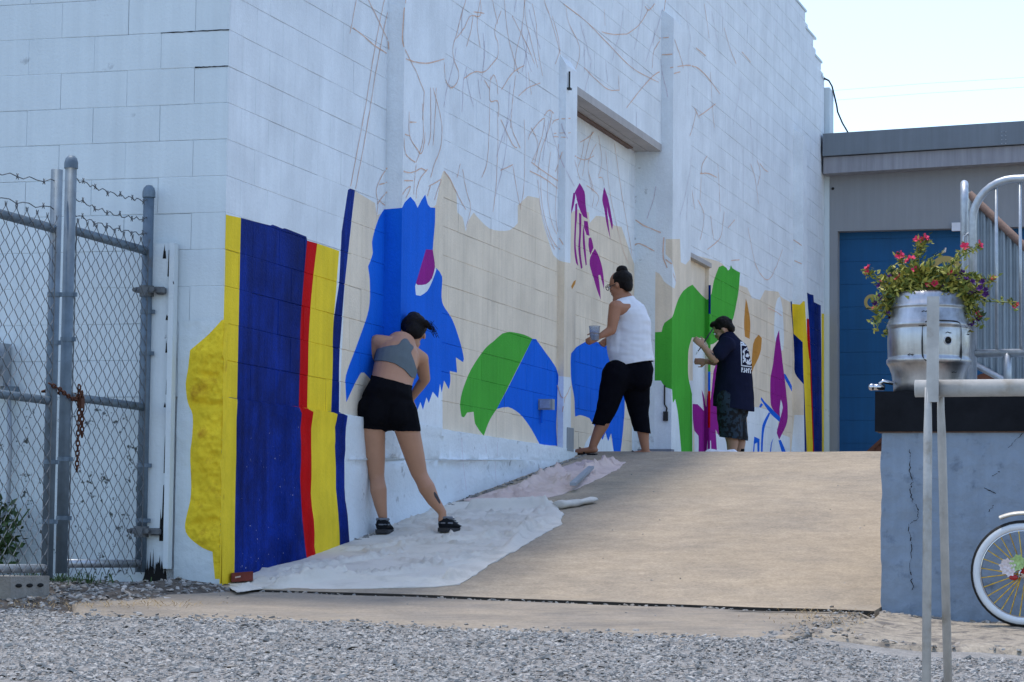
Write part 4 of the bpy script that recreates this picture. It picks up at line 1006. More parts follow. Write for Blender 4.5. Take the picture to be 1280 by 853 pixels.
MB().prism([base+d*.02-s_*.0008+Vector((0,0,.022)),base+d*.05-s_*.0008+Vector((0,0,.028)),base+d*.05-s_*.0008+Vector((0,0,.036)),base+d*.02-s_*.0008+Vector((0,0,.030))],tuple(-s_*.0006)).make('brick_stamp',M['pinkcloth'],bk)
print('cloth',time.time()-T0)
# ------------------------------------------------------------------ people
def capsule(mb,P,rr,n=14,flat=1.0,fdir=None):
    """rounded chain; cross-section flattened along fdir by `flat`"""
    P=[Vector(p) for p in P]; pts=[];rs=[]
    d=(P[0]-P[1]).normalized(); 
    for a in(1.0,.85,.5): pts.append(P[0]+d*rr[0]*a*1.0); rs.append(rr[0]*math.sqrt(max(.0004,1-a*a)))
    for i,p in enumerate(P): pts.append(p); rs.append(rr[i])
    d=(P[-1]-P[-2]).normalized()
    for a in(.5,.85,1.0): pts.append(P[-1]+d*rr[-1]*a); rs.append(rr[-1]*math.sqrt(max(.0004,1-a*a)))
    t=MB().tube(pts,rs,n)
    if fdir is not None:
        fdir=Vector(fdir).normalized()
        for v in t.V:
            # squash towards the axis
            best=None
            for a,b in zip(P,P[1:]):
                k=max(0,min(1,(v-a).dot(b-a)/max(1e-9,(b-a).length_squared))); c=a.lerp(b,k); dd=(v-c).length
                if best is None or dd<best[0]: best=(dd,c)
            off=(v-best[1]).dot(fdir); v-=fdir*off*(1-flat)
    mb.add(t.V,t.F)
def remesh(name,mb,m,parent,voxel=.008,smooth=6,cuts=(),noise=0,solid=0,sf=.5):
    me=bpy.data.meshes.new(name); me.from_pydata([tuple(v) for v in mb.V],[],mb.F)
    o=bpy.data.objects.new(name,me); COL.objects.link(o)
    r_=o.modifiers.new('r','REMESH'); r_.mode='VOXEL'; r_.voxel_size=voxel; r_.use_smooth_shade=True
    s=o.modifiers.new('s','SMOOTH'); s.factor=sf; s.iterations=smooth
    dg=bpy.context.evaluated_depsgraph_get(); ev=o.evaluated_get(dg); nm=bpy.data.meshes.new_from_object(ev)
    bpy.data.objects.remove(o,do_unlink=True)
    bm=bmesh.new(); bm.from_mesh(nm)
    for co,no in cuts:
        g=bmesh.ops.bisect_plane(bm,geom=list(bm.verts)+list(bm.edges)+list(bm.faces),plane_co=Vector(co),plane_no=Vector(no),clear_outer=True)
    if noise:
        bm.normal_update()
        for v in bm.verts: v.co+=v.normal*noise(v.co)
    bm.to_mesh(nm); bm.free(); nm.name=name
    nm.materials.clear()
    for x in (m if isinstance(m,list) else [m]): nm.materials.append(x)
    for p in nm.polygons: p.use_smooth=True; p.material_index=0
    o=bpy.data.objects.new(name,nm); COL.objects.link(o)
    if parent is not None:
        o.parent=parent
        off=Vector((0,0,0)); p=parent
        while p is not None: off+=Vector(p.location); p=p.parent
        for v in nm.vertices: v.co-=off
    return o
def worldverts(o):
    off=Vector((0,0,0)); p=o.parent
    while p is not None: off+=Vector(p.location); p=p.parent
    return off
def skin_cloth(name,body,pred,off,m,parent):
    """tight garment: the body's own surface where pred holds, pushed out"""
    bm=bmesh.new(); bm.from_mesh(body.data); wo_=worldverts(body); bm.normal_update()
    ok={v.index:pred(v.co+wo_) for v in bm.verts}
    bmesh.ops.delete(bm,geom=[f for f in bm.faces if sum(ok[v.index] for v in f.verts)<len(f.verts)],context='FACES')
    # smooth the raw border
    bm.normal_update()
    for _ in range(6):
        mv={}
        for v in bm.verts:
            be=[e for e in v.link_edges if e.is_boundary]
            if len(be)==2: mv[v]=(be[0].other_vert(v).co+be[1].other_vert(v).co)/2
        for v,c in mv.items(): v.co=v.co.lerp(c,.6)
    bm.normal_update()
    inner=[v.co.copy() for v in bm.verts]
    for v in bm.verts: v.co+=v.normal*off
    V=[v.co+wo_ for v in bm.verts]; bm.verts.index_update(); n=len(V)
    Fc=[[v.index for v in f.verts] for f in bm.faces]
    bd=[(e.verts[0].index,e.verts[1].index) for e in bm.edges if e.is_boundary]
    V+=[v.co+wo_-v.normal*off*1.5 for v in bm.verts]
    Fc+=[(a,b,n+b,n+a) for a,b in bd]
    bm.free()
    return mk(name,V,Fc,m,parent,None,True)
class Pose:
    def __init__(s,base): s.D=(Vector(base)-CAM).dot(FH)
    def __call__(s,px,py,d=0):
        r_=ray(px,py); return CAM+r_*((s.D+d)/r_.dot(FH))
def hand(mb,wr,dirv,palm,sc=1.0,curl=.6,side=1):
    """palm plus five fingers; dirv wrist->knuckles, palm = palm normal"""
    d=Vector(dirv).normalized(); n=Vector(palm); n=(n-d*n.dot(d)).normalized(); s=d.cross(n)*side; wr=Vector(wr)
    capsule(mb,[wr,wr+d*.045*sc,wr+d*.085*sc],[.024*sc,.034*sc,.036*sc],12,.5,n)
    for i,(o,l) in enumerate(((-.027,.066),(-.009,.076),(.009,.072),(.026,.056))):
        k=wr+d*.088*sc+s*o*sc; c=curl
        a=k+(d*math.cos(c*.5)+n*math.sin(c*.5))*l*.42*sc; b=a+(d*math.cos(c*1.3)+n*math.sin(c*1.3))*l*.33*sc; e=b+(d*math.cos(c*2.1)+n*math.sin(c*2.1))*l*.25*sc
        capsule(mb,[k-d*.015*sc,k,a,b,e],[.009*sc,.0095*sc,.0088*sc,.008*sc,.007*sc],8)
    k=wr+d*.03*sc-s*.026*sc; a=k+(d*.6-s*.7+n*.25).normalized()*.035*sc; b=a+(d*.8-s*.2+n*.5).normalized()*.032*sc; e=b+(d*.7+n*.6).normalized()*.02*sc
    capsule(mb,[k,a,b,e],[.014*sc,.011*sc,.0095*sc,.008*sc],8)
def head(mb,c,face,upv,s=1.0):
    """skull, jaw, nose, ears, brow; face = looking direction"""
    f=Vector(face).normalized(); u=Vector(upv); u=(u-f*u.dot(f)).normalized(); r_=f.cross(u); c=Vector(c)
    def el(o,rx,ry,rz,n=16,k=12):
        t=MB().ball((0,0,0),(1,1,1),n,k)
        for v in t.V: 
            q=v.copy(); v.xyz=c+f*(o[0]*s+q.x*rx*s)+r_*(o[1]*s+q.y*ry*s)+u*(o[2]*s+q.z*rz*s)
        mb.add(t.V,t.F)
    el((-.008,0,.030),.095,.076,.090); el((.035,0,-.045),.060,.056,.070); el((.058,0,-.085),.028,.030,.022); el((.092,0,-.018),.016,.012,.022,10,8); el((.098,0,-.028),.012,.014,.011,10,8)
    el((.075,0,.020),.020,.055,.012,12,8); el((.085,0,-.055),.012,.024,.008,10,8); el((.083,0,-.066),.010,.020,.007,10,8)
    for k in(-1,1): el((-.008,k*.077,-.010),.017,.010,.030,10,8); el((.060,k*.045,-.022),.020,.020,.018,10,8)
    return f,r_,u
def face_marks(par_,c,f,r_,u,s,m_hair,skin):
    for k in(-1,1):
        p=Vector(c)+f*.088*s+r_*k*.031*s+u*.000*s
        mb=MB().ball(p,.010*s,10,8); mb.make('eye',M['tank'],par_,True)
        MB().ball(p+f*.0065*s,.0055*s,8,6).make('iris',M['black'],par_,True)
        mb=MB(); mb.tube([p+u*.022*s-r_*.018*s+f*.004*s,p+u*.027*s+f*.008*s,p+u*.021*s+r_*.018*s+f*.002*s],.004*s,6); mb.make('eyebrow',m_hair,par_,True)
    q=Vector(c)+f*.096*s-u*.060*s; MB().tube([q-r_*.022*s-f*.008*s,q,q+r_*.022*s-f*.008*s],.003*s,6).make('mouth',M['brickred'],par_,True)
def foot_shoe(name,heel,fdir,L,W,H,m,parent,soleM):
    f=Vector(fdir);f.z=0;f.normalize(); s=Vector((-f.y,f.x,0)); z=Vector((0,0,1)); h=Vector(heel); mb=MB()
    prof=[(-.01,.60,.55),(.05,.78,.95),(.18,.86,1.0),(.35,.84,.92),(.52,.92,.66),(.70,1.0,.52),(.86,.92,.44),(.96,.66,.34),(1.0,.30,.22)]
    V=[];Fc=[];n=12
    for t,wd,ht in prof:
        for j in range(n):
            a=2*math.pi*j/n; x=math.cos(a)*wd*W/2; y=max(-.98,math.sin(a)); y=(y*.5+.5)*ht*H
            V.append(h+f*(t*L)+s*x+z*(y+.012))
    for i in range(len(prof)-1):
        for j in range(n): Fc.append((i*n+j,i*n+(j+1)%n,(i+1)*n+(j+1)%n,(i+1)*n+j))
    Fc.append(tuple(range(n-1,-1,-1)));Fc.append(tuple((len(prof)-1)*n+j for j in range(n)))
    mb.add(V,Fc); sh=mb.make(name,m,parent,True)
    sm=MB(); ol=[]
    for t,wd,ht in prof: ol.append(h+f*(t*L*1.02)+s*(wd*W*.53))
    for t,wd,ht in reversed(prof): ol.append(h+f*(t*L*1.02)-s*(wd*W*.53))
    sm.prism(ol,(0,0,.026)); sm.make('sole',soleM,sh)
    return sh
# ---- woman bending towards the wall
b1=Vector((.36,2.34,rampz(.36,2.34)))
w1=empty('person',tuple(b1),'woman in grey sports top and black shorts bending towards the wall, seen from behind','person')
K=Pose(b1)
fl=onramp(481,670);fr=onramp(558,668)
bd=MB()
hipL=K(464,512,.0);hipR=K(503,515,.0)
kneL=K(470.5,592,.03);kneR=K(524,592,.03); ankL=K(479,655,.0);ankR=K(553,647,.0)
spine=[K(483,511,.0),K(484.5,500,.015),K(488.5,482,.07),K(493.5,462,.14),K(497.5,446,.22),K(500.5,434,.28)]
capsule(bd,spine,[.140,.160,.130,.138,.140,.105],20,.74,FH)
capsule(bd,[K(471,508,-.03),K(470,519,-.045)],[.080,.076]); capsule(bd,[K(496,510,-.03),K(498,521,-.045)],[.080,.076])
capsule(bd,[hipL,hipL.lerp(kneL,.35),hipL.lerp(kneL,.75),kneL],[.090,.078,.064,.052],16); capsule(bd,[hipR,hipR.lerp(kneR,.35),hipR.lerp(kneR,.75),kneR],[.090,.078,.064,.052],16)
for k_,a_ in((kneL,ankL),(kneR,ankR)):
    back=FH*-.022
    capsule(bd,[k_,k_.lerp(a_,.15),k_.lerp(a_,.33)+back,k_.lerp(a_,.62)+back*.6,a_+Vector((0,0,.03)),a_-Vector((0,0,.02))],[.050,.048,.054,.041,.027,.029],14)
shL=K(472,428,.23);shR=K(526,449,.27); elL=K(454,463,.30);wrL=K(468,482,.48); elR=K(531,474,.40);wrR=K(515,497,.50)
capsule(bd,[K(494,440,.24),K(484,432,.23),shL],[.075,.068,.052],14); capsule(bd,[K(506,444,.26),K(516,445,.26),shR],[.075,.068,.052],14)
capsule(bd,[shL,shL.lerp(elL,.5),elL],[.050,.044,.036],12); capsule(bd,[elL,elL.lerp(wrL,.35),wrL],[.036,.034,.025],12)
capsule(bd,[shR,shR.lerp(elR,.5),elR],[.050,.044,.037],12); capsule(bd,[elR,elR.lerp(wrR,.35),wrR],[.037,.034,.025],12)
hand(bd,wrL,(wrL-elL),Vector((0,0,-1)),.95,.7,1); hand(bd,wrR,(wrR-elR),FH,.95,.8,-1)
hc=K(516,418,.42); capsule(bd,[K(501,432,.28),K(506,427,.34),hc-Vector((0,0,.02))],[.056,.052,.05],12)
fdir=(FH*.8+Vector((-.25,0,-.75))).normalized(); f_,r_,u_=head(bd,hc,fdir,Vector((0,0,1))+FH*.8,.98)
body1=remesh('body',bd,M['skinL'],w1,.0075,5)
face_marks(w1,hc,f_,r_,u_,.98,M['hair'],M['skinL'])
hr=MB()
def hel(mb,c,o,rad,f,r,u,n=16,k=12):
    t=MB().ball((0,0,0),(1,1,1),n,k)
    for v in t.V: q=v.copy(); v.xyz=Vector(c)+f*(o[0]+q.x*rad[0])+r*(o[1]+q.y*rad[1])+u*(o[2]+q.z*rad[2])
    mb.add(t.V,t.F)
hel(hr,hc,(-.030,0,.040),(.092,.086,.088),f_,r_,u_); hel(hr,hc,(-.062,0,-.02),(.050,.070,.070),f_,r_,u_); hel(hr,hc,(-.03,0,.12),(.045,.05,.04),f_,r_,u_)
tl=K(527,404,.38); capsule(hr,[hc-f_*.03+u_*.10,K(524,403,.36),K(532,404,.37),K(538,411,.36)],[.040,.034,.024,.010],10)
hairo=remesh('hair',hr,M['hair'],w1,.007,3,noise=lambda p:.004*fbm(p,30,2))
st=MB(); rh=random.Random(4)
for k in range(26):
    a=K(532+rh.gauss(0,1.5),406+rh.gauss(0,2),.36); st.tube([a,a+Vector((.03+rh.gauss(0,.01),0,-.005+rh.gauss(0,.012))),a+Vector((.06+rh.gauss(0,.015),0,-.05+rh.gauss(0,.02)))],.0012,4)
st.make('hair_strands',M['hair'],w1)
# garments
def wl(px): return 468+(px-462)*.27
def pred_short(p):
    px,py=pj(p); 
    return py>wl(px) and py<(536+(px-447)*.06+ (2.5 if 478<px<490 else 0)) and 436<px<525 and ((Vector(p)-CAM).dot(FH)-K.D<.24)
sh1=skin_cloth('shorts',body1,pred_short,.006,M['blackcloth'],w1)
BRA=[(471.5,436),(486,433),(497,431.5),(503.5,424),(509,424),(513,431),(517.5,434),(514,442),(518,455),(521,463),(519,474),(514,473),(505,463),(492,455),(480,452),(465,452)]
def pred_bra(p):
    px,py=pj(p); d=(Vector(p)-CAM).dot(FH)-K.D
    if d<.22 or (d<.40 and py>430 and px<519): 
        if inpoly(px,py,BRA): return True
    # front of the band
    return False
skin_cloth('sports_top',body1,pred_bra,.006,M['greytop'],w1)
for (h_,nm,fd_) in((fl,'trainer',FH*.97+RH*.12),(fr,'trainer',FH*.9+RH*.35)):
    q=Vector((h_.x,h_.y,rampz(h_.x,h_.y)+.014))-FH*.02-RH*.022
    s_=foot_shoe(nm,q,fd_,.25,.098,.088,M['shoe'],w1,M['sole'])
    MB().tube([q+Vector((0,0,.088))+Vector((math.cos(a)*.036,math.sin(a)*.036,0))+fd_.normalized()*.05 for a in [i*.785 for i in range(8)]],.011,6,closed=True).make('collar',M['shoegrey'],s_,True)
    for k in range(3): MB().tube([q+fd_.normalized()*(.11+.03*k)+Vector((0,0,.083-.012*k))-RH*.03,q+fd_.normalized()*(.115+.03*k)+Vector((0,0,.09-.012*k)),q+fd_.normalized()*(.11+.03*k)+Vector((0,0,.083-.012*k))+RH*.03],.004,5).make('lace',M['shoegrey'],s_)
    ck_=MB(); ck_.tube([q-FH*.0+RH*.0+Vector((0,0,.055))+Vector((math.cos(a)*.045,math.sin(a)*.045,0))+fd_.normalized()*.04 for a in [i*.785 for i in range(8)]],.005,5,closed=True); ck_.make('heel_trim',M['shoegrey'],s_,True)
def pred_tat(p):
    px,py=pj(p); return inpoly(px,py,[(541,612),(546,617),(551,628),(552,634),(548,630),(542,620)])
skin_cloth('tattoo',body1,pred_tat,.0012,M['tattoo'],w1)
# ---- woman in white tank top
b2=Vector((.40,7.68,ZD-.01))
w2=empty('person',tuple(b2),'woman in white tank top and black cropped trousers holding a plastic cup','person')
K=Pose(b2); bd=MB()
# she faces the wall (-X) and slightly away; keypoints: px,py,depth
fdir=(Vector((-1,.25,0))).normalized(); sdir=Vector((fdir.y,-fdir.x,0))  # her right-hand side... away from camera
hipL=K(771,468,-.07); hipR=K(793,468,.07); knL=K(757,515,-.06); knR=K(799,518,.08); anL=K(741,558,-.05); anR=K(807,562,.08)
spine=[K(785,462,0),K(787,445,0),K(789,425,0),K(789,405,.0),K(784,388,.0),K(779,376,.0)]
capsule(bd,spine,[.125,.130,.128,.138,.135,.09],18,.82,FH)
for a,b,c in((hipL,knL,anL),(hipR,knR,anR)): capsule(bd,[a,a.lerp(b,.5),b,b.lerp(c,.35)+RH*.012,b.lerp(c,.75),c],[.105,.088,.064,.058,.042,.034],14)
for a in(anL,anR):
    # foot pointing to the wall
    fd_=(-RH*.9+FH*.4).normalized(); capsule(bd,[a+RH*.012-Vector((0,0,.03)),a-Vector((0,0,.035))+fd_*.06,a+fd_*.14-Vector((0,0,.045)),a+fd_*.18-Vector((0,0,.05))],[.034,.032,.030,.016],12,.8,(0,0,1))
hc=K(775,356.5,0); capsule(bd,[K(782,384,0),K(779,372,0),hc-Vector((0,0,.03))],[.062,.054,.052],12)
f_,r_,u_=head(bd,hc,fdir+Vector((0,0,-.25)),(0,0,1),.98)
shN=K(769,384,-.15); elN=K(764.5,413,-.17); wrN=K(751,420,-.20); shF=K(790,384,.14); elF=K(771,414,.14); wrF=K(760,424,.05)
capsule(bd,[K(780,386,-.06),shN],[.075,.056],12); capsule(bd,[K(784,386,.06),shF],[.075,.055],12)
capsule(bd,[shN,shN.lerp(elN,.5),elN],[.055,.050,.041],12); capsule(bd,[elN,elN.lerp(wrN,.35),wrN],[.041,.038,.026],12)
capsule(bd,[shF,elF],[.05,.04],12); capsule(bd,[elF,wrF],[.04,.026],12)
hand(bd,wrN,(wrN-elN).normalized()+Vector((0,0,.05)),FH+Vector((0,0,.0)),.95,.75,1)
hand(bd,wrF,(wrF-elF),-FH+Vector((0,0,.2)),.95,.6,1)
body2=remesh('body',bd,M['skinW'],w2,.008,5); face_marks(w2,hc,f_,r_,u_,.98,M['hair'],M['skinW'])
hr=MB(); hel(hr,hc,(-.030,0,.035),(.092,.084,.088),f_,r_,u_); hel(hr,hc,(-.068,0,-.015),(.042,.06,.065),f_,r_,u_); remesh('hair',hr,M['hair'],w2,.008,3,noise=lambda p:.004*fbm(p,30,2))
bn=MB(); bc=K(777.5,338.5,0); bn.ball(tuple(bc),(.050,.050,.046),14,10); remesh('hair_bun',bn,M['hair'],w2,.007,2,noise=lambda p:.006*fbm(p,26,2))
gl=MB(); p=hc+f_*.105+u_*.0
for k in(-1,1): gl.tube([p+r_*(k*.034+.026*math.cos(a))+u_*.020*math.sin(a) for a in [i*.628 for i in range(10)]],.003,5,closed=True); gl.tube([p+r_*k*.06,p+r_*k*.076-f_*.11],.003,5)
gl.make('glasses',M['cable'],w2)
tk=MB(); capsule(tk,[K(791,452,0),K(790,440,0),K(790,425,0),K(790.5,405,0),K(785,390,0),K(781,381,0)],[.176,.172,.160,.156,.148,.105],20,.84,FH); capsule(tk,[K(779,384,-.06),K(774,384,-.11)],[.075,.06],12); capsule(tk,[K(786,384,.06),K(789,384,.10)],[.075,.06],12)
capsule(tk,[K(774,408,.0),K(774,425,0),K(776,444,0)],[.10,.11,.11],12)
tkc=[(K(792,456,0),Vector((.20,0,-1))),(K(781,374,0),Vector((-.35,0,1)))]
remesh('tank_top',tk,M['tank'],w2,.009,6,cuts=tkc,noise=lambda p:.007*fbm((p.x,p.y,p.z*2.4),7,2)+.002)
pt=MB(); capsule(pt,[K(789,446,0),K(788,457,0),K(786,467,0)],[.138,.155,.158],20,.84,FH)
capsule(pt,[K(800,462,-.02),K(800,474,-.02)],[.115,.11],14)
capsule(pt,[hipL,hipL.lerp(knL,.5),knL,K(748,535,-.05),K(746,545,-.05)],[.125,.108,.082,.066,.062],16); capsule(pt,[hipR,hipR.lerp(knR,.5),knR,K(803,540,.08),K(805,552,.08)],[.13,.115,.084,.068,.064],16)
remesh('cropped_trousers',pt,M['navycloth'],w2,.009,5,cuts=[(K(775,536,0),Vector((-.16,0,-1)))],noise=lambda p:.006*fbm((p.x,p.y,p.z),9,2))
for a in(anL,anR):
    fd_=(-RH*.9+FH*.4).normalized(); q=a+RH*.03-Vector((0,0,.078)); s_=Vector((-fd_.y,fd_.x,0))
    ol=[q+fd_*(.26*t)+s_*w_ for t,w_ in((0,.03),(.3,.033),(.7,.045),(.95,.03))]+[q+fd_*(.26*t)-s_*w_ for t,w_ in((.95,.03),(.7,.045),(.3,.033),(0,.03))]
    fs=MB().prism(ol,(0,0,.018)).make('flip_flop',M['shoe'],w2)
    MB().tube([q+fd_*.09+s_*.04+Vector((0,0,.02)),q+fd_*.15+Vector((0,0,.065)),q+fd_*.09-s_*.04+Vector((0,0,.02))],.007,6).make('strap',M['shoe'],fs,True)
cp=empty('plastic_cup',tuple(K(743,425,-.20)),'clear plastic cup of blue paint in the hand of the woman in white','cup')
cc=K(743,426,-.22); MB().lathe([(.001,0),(.034,0),(.036,.004),(.046,.115),(.049,.117),(.0465,.120),(.044,.117),(.034,.006),(.001,.006)],tuple(cc),n=20).make('cup_wall',M['plastic'],cp,True)
MB().lathe([(.001,.0065),(.0335,.0065),(.037,.045),(.001,.045)],tuple(cc),n=20).make('paint_fill',M['bluepaint'],cp,True)
# ---- man in navy t-shirt
b3=Vector((.55,12.0,ZD))
w3=empty('person',tuple(b3),'man in navy printed t-shirt and camouflage shorts painting with a thin brush','person')
K=Pose(b3); bd=MB()
fdir=(-RH*.95+FH*.25).normalized()
hipL=K(910,500,-.09); hipR=K(917,500,.09); knL=K(912,540,-.09); knR=K(921,540,.10); anL=K(916,578,-.08); anR=K(925,577,.09)
spine=[K(914,505,0),K(915,488,0),K(916,470,0),K(917,450,0),K(914,434,0),K(908,424,0)]
capsule(bd,spine,[.14,.155,.15,.15,.13,.08],18,.95,RH)
for a,b,c in((hipL,knL,anL),(hipR,knR,anR)):
    capsule(bd,[a,a.lerp(b,.5),b,b.lerp(c,.35)+RH*.018,b.lerp(c,.75),c],[.095,.085,.062,.062,.044,.036],14)
hc=K(904,412.5,0); capsule(bd,[K(909,428,0),K(906,419,0),hc-Vector((0,0,.02))+RH*.02],[.068,.062,.058],12)
f_,r_,u_=head(bd,hc,fdir+Vector((0,0,-.55)),Vector((0,0,1))-RH*.3,1.02)
shN=K(908,430,-.19); elN=K(893.5,449.5,-.22); wrN=K(879.5,434,-.24); shF=K(910,430,.17); elF=K(893,452,.16); wrF=K(884,452,.05)
capsule(bd,[K(911,432,-.08),shN],[.08,.06],12); capsule(bd,[K(911,432,.08),shF],[.08,.06],12)
capsule(bd,[shN,shN.lerp(elN,.5),elN],[.056,.05,.044],12); capsule(bd,[elN,elN.lerp(wrN,.35),wrN],[.044,.043,.029],12)
capsule(bd,[shF,elF],[.055,.044],12); capsule(bd,[elF,wrF],[.044,.03],12)
hand(bd,wrN,(wrN-elN).normalized()+Vector((-.1,0,.0)),FH,1.0,1.0,1); hand(bd,wrF,-RH,-FH,1.0,.8,1)
body3=remesh('body',bd,M['skinM'],w3,.009,5); face_marks(w3,hc,f_,r_,u_,1.02,M['hair'],M['skinM'])
hr=MB(); hel(hr,hc,(-.022,0,.045),(.100,.088,.085),f_,r_,u_); hel(hr,hc,(-.070,0,.0),(.045,.07,.075),f_,r_,u_); hel(hr,hc,(.05,0,.095),(.05,.06,.03),f_,r_,u_); remesh('hair',hr,M['hair'],w3,.008,2,noise=lambda p:.009*fbm(p,22,2))
ts=MB(); capsule(ts,[K(917,513,0),K(917,498,0),K(917.5,478,0),K(918,455,0),K(914.5,437,0),K(909,425,0)],[.215,.205,.188,.178,.155,.098],22,.98,RH)
capsule(ts,[K(911,433,-.08),shN,shN.lerp(elN,.62)],[.09,.085,.078],14); capsule(ts,[K(911,433,.08),shF,shF.lerp(elF,.6)],[.09,.085,.075],14)
tee=remesh('t_shirt',ts,M['tee'],w3,.009,6,cuts=[(K(916,510,0),Vector((-.12,0,-1))),(shN.lerp(elN,.55),(elN-shN)*1.0+Vector((0,0,0)))] if False else [(K(916,511,0),Vector((-.14,0,-1)))],noise=lambda p:.008*fbm((p.x,p.y,p.z),7,2))
sh=MB(); capsule(sh,[K(915,500,0),K(916,512,0)],[.165,.16],16); capsule(sh,[hipL,K(912,525,-.08),K(914,548,-.085),K(914,556,-.085)],[.12,.122,.115,.112],16); capsule(sh,[hipR,K(918,525,.08),K(921,548,.09),K(921,556,.09)],[.12,.122,.115,.112],16)
remesh('camouflage_shorts',sh,M['camo'],w3,.009,5,cuts=[(K(916,548.5,0),Vector((-.12,0,-1)))],noise=lambda p:.007*fbm((p.x,p.y,p.z),9,2))
for a in(anL,anR):
    fd_=(-RH*.95+FH*.25).normalized(); q=Vector((a.x,a.y,ZD+.004))+RH*.07
    foot_shoe('trainer',q,fd_,.28,.105,.09,M['tank'],w3,M['sole']); 
    MB().tube([Vector((a.x,a.y,ZD+.085)),Vector((a.x,a.y,ZD+.19))],[.043,.045],12).make('sock',M['blackcloth'],w3,True)
def pred_arm(p):
    px,py=pj(p); return inpoly(px,py,[(880,439),(884,437),(893,441),(893,446),(888,447)]) and mnoise.noise(Vector(p)*40)>-.1
skin_cloth('tattoo',body3,pred_arm,.0012,M['tattoo'],w3)
# print on the back of the shirt, laid on the cloth
ART=["##############","#.##.#.#.##.##","##############","#............#","#.....###....#","#...#######..#","#..##..#####.#","#.##.....###.#","#.##......##.#","#..#..##..##.#","#..#.####.##.#","#.##.###..##.#","#.##......##.#","#.###....###.#","#..##.#.####.#","#.###.###.##.#","#.#..#######.#","#.....####...#","#............#","##############","..............","##.#.#.##.###.","##.#.###.#.#..","#..###.#.#.#..","#.##.#.#.#.##."]
bmT=bmesh.new(); bmT.from_mesh(tee.data); wo_=worldverts(tee)
for v in bmT.verts: v.co+=wo_
bvh=BVHTree.FromBMesh(bmT); pr=MB(); H_=len(ART);W_=len(ART[0])
def pc_(u,v): return 925.5+u*16.5+v*1.0, 427.5+v*38+u*2.0
for j,row in enumerate(ART):
    for i,chx in enumerate(row):
        if chx!='#': continue
        q=[]
        for du,dv in((0,0),(1,0),(1,1),(0,1)):
            px,py=pc_((i+du)/W_,(j+dv)/H_); h_=bvh.ray_cast(CAM,ray(px,py).normalized()) if False else bvh.ray_cast(CAM+ray(px,py)*10,ray(px,py).normalized())
            if h_[0] is None: break
            q.append(h_[0]+h_[1]*.003)
        if len(q)==4: pr.add(q,[(3,2,1,0)])
bmT.free()
if pr.V: pr.make('back_print',M['print'],tee)
pb=empty('paint_brush',tuple(K(878,432,-.25)),'long thin paint brush held by the man in navy','brush')
MB().tube([K(871,441,-.25),K(875,436,-.25),K(884,422,-.22),K(891,411,-.18)],[.004,.006,.008,.007],8).make('handle',M['brush'],pb,True)
MB().tube([K(870,443.5,-.25),K(871,441,-.25),K(872.5,439.5,-.25)],[.003,.009,.008],8).make('bristles',PAINT['brush'],pb,True)
# white paint tray on the dock edge
tr=Vector((.80,11.2,ZD)); a=un(905,566,1,10.8); 
tp=empty('white_bundle',(a.x,10.8,ZD),'white rag bundle lying on the dock by the man','rag')
mbx=MB()
for k in range(7): mbx.ball((a.x+random.uniform(-.16,.16),10.8+random.uniform(-.05,.05),ZD+.04),(.11,.08,.095),10,7)
remesh('rag',mbx,M['tank'],tp,.012,4,noise=lambda p:.012*fbm(p,12,2))
bl=un(818,560,1,10.2)
print('people',time.time()-T0)
# ------------------------------------------------------------------ keg planter
kx,ky,kz=3.815,.215,ZD+.004
kg=empty('keg_planter',(kx,ky,kz),'dented steel beer keg planter standing on the black wall cap','keg')
prof=[(.001,.0),(.165,.0),(.180,.012),(.183,.05),(.190,.10),(.202,.135),(.209,.146),(.2155,.156),(.2165,.166),(.2150,.174),(.2075,.182),(.2085,.19),(.2105,.26),(.2095,.325),(.2075,.332),(.2145,.340),(.2150,.352),(.2085,.362),(.206,.372),(.198,.39),(.193,.425),(.188,.432),(.1935,.440),(.1935,.447),(.186,.455),(.178,.490),(.170,.508),(.160,.520),(.150,.522),(.145,.515),(.145,.49),(.001,.485)]
kb=MB().lathe(prof,(kx,ky,kz),n=56)
for v in kb.V:
    dx,dy=v.x-kx,v.y-ky; r_=math.hypot(dx,dy)
    if r_>.05: k=1+.006*fbm((v.x,v.y,v.z),6,2); v.x=kx+dx*k; v.y=ky+dy*k
keg=kb.make('barrel',M['steel'],kg,True)
fa=math.atan2(CAM.y-ky,CAM.x-kx)
def kp(da,z,r_=.2125): return Vector((kx+r_*math.cos(fa+da),ky+r_*math.sin(fa+da),kz+z))
MB().lathe([(.001,.0),(.016,.0),(.0175,.0015),(.0175,-.004)],kp(.47,.26,.2115),kp(.47,0,1)-kp(.47,0,.2),18).make('bung_hole',M['black'],keg)
MB().lathe([(.0185,-.002),(.0185,.003),(.022,.003),(.023,-.004)],kp(.47,.26,.2115),kp(.47,0,1)-kp(.47,0,.2),18).make('bung_rim',M['steel'],keg,True)
pn=MB(); pq=[]
for k in range(41):
    t=k/40*2*math.pi; c_,s_=math.cos(t),math.sin(t); da=.36+.52*math.copysign(abs(c_)**.35,c_); z=.255+.105*math.copysign(abs(s_)**.35,s_); pq.append(kp(da,z,.2125))
pn.tube(pq[:-1],[.0042 if (k//5)%3 else .0014 for k in range(40)],6,closed=True); pn.make('access_panel_seam',M['cable'],keg,True)
for k in range(10):
    a0=random.uniform(-.6,1.2); z=random.choice([.19,.335,.30,.10,.41]); MB().tube([kp(a0+j*.05,z+random.uniform(-.004,.004),.2115 if .14<z<.36 else .196) for j in range(4)],.002,5).make('scratch',M['cable'],keg)
tp_=MB().tube([kp(-1.25,.05,.19),kp(-1.3,.06,.24),kp(-1.3,.045,.26)],.010,8); tp_.tube([kp(-1.3,.03,.235),kp(-1.3,.03,.30)],.016,10); tp_.ball(kp(-1.3,.03,.30),.018,10,8); tp_.make('tap',M['chrome'],keg,True)
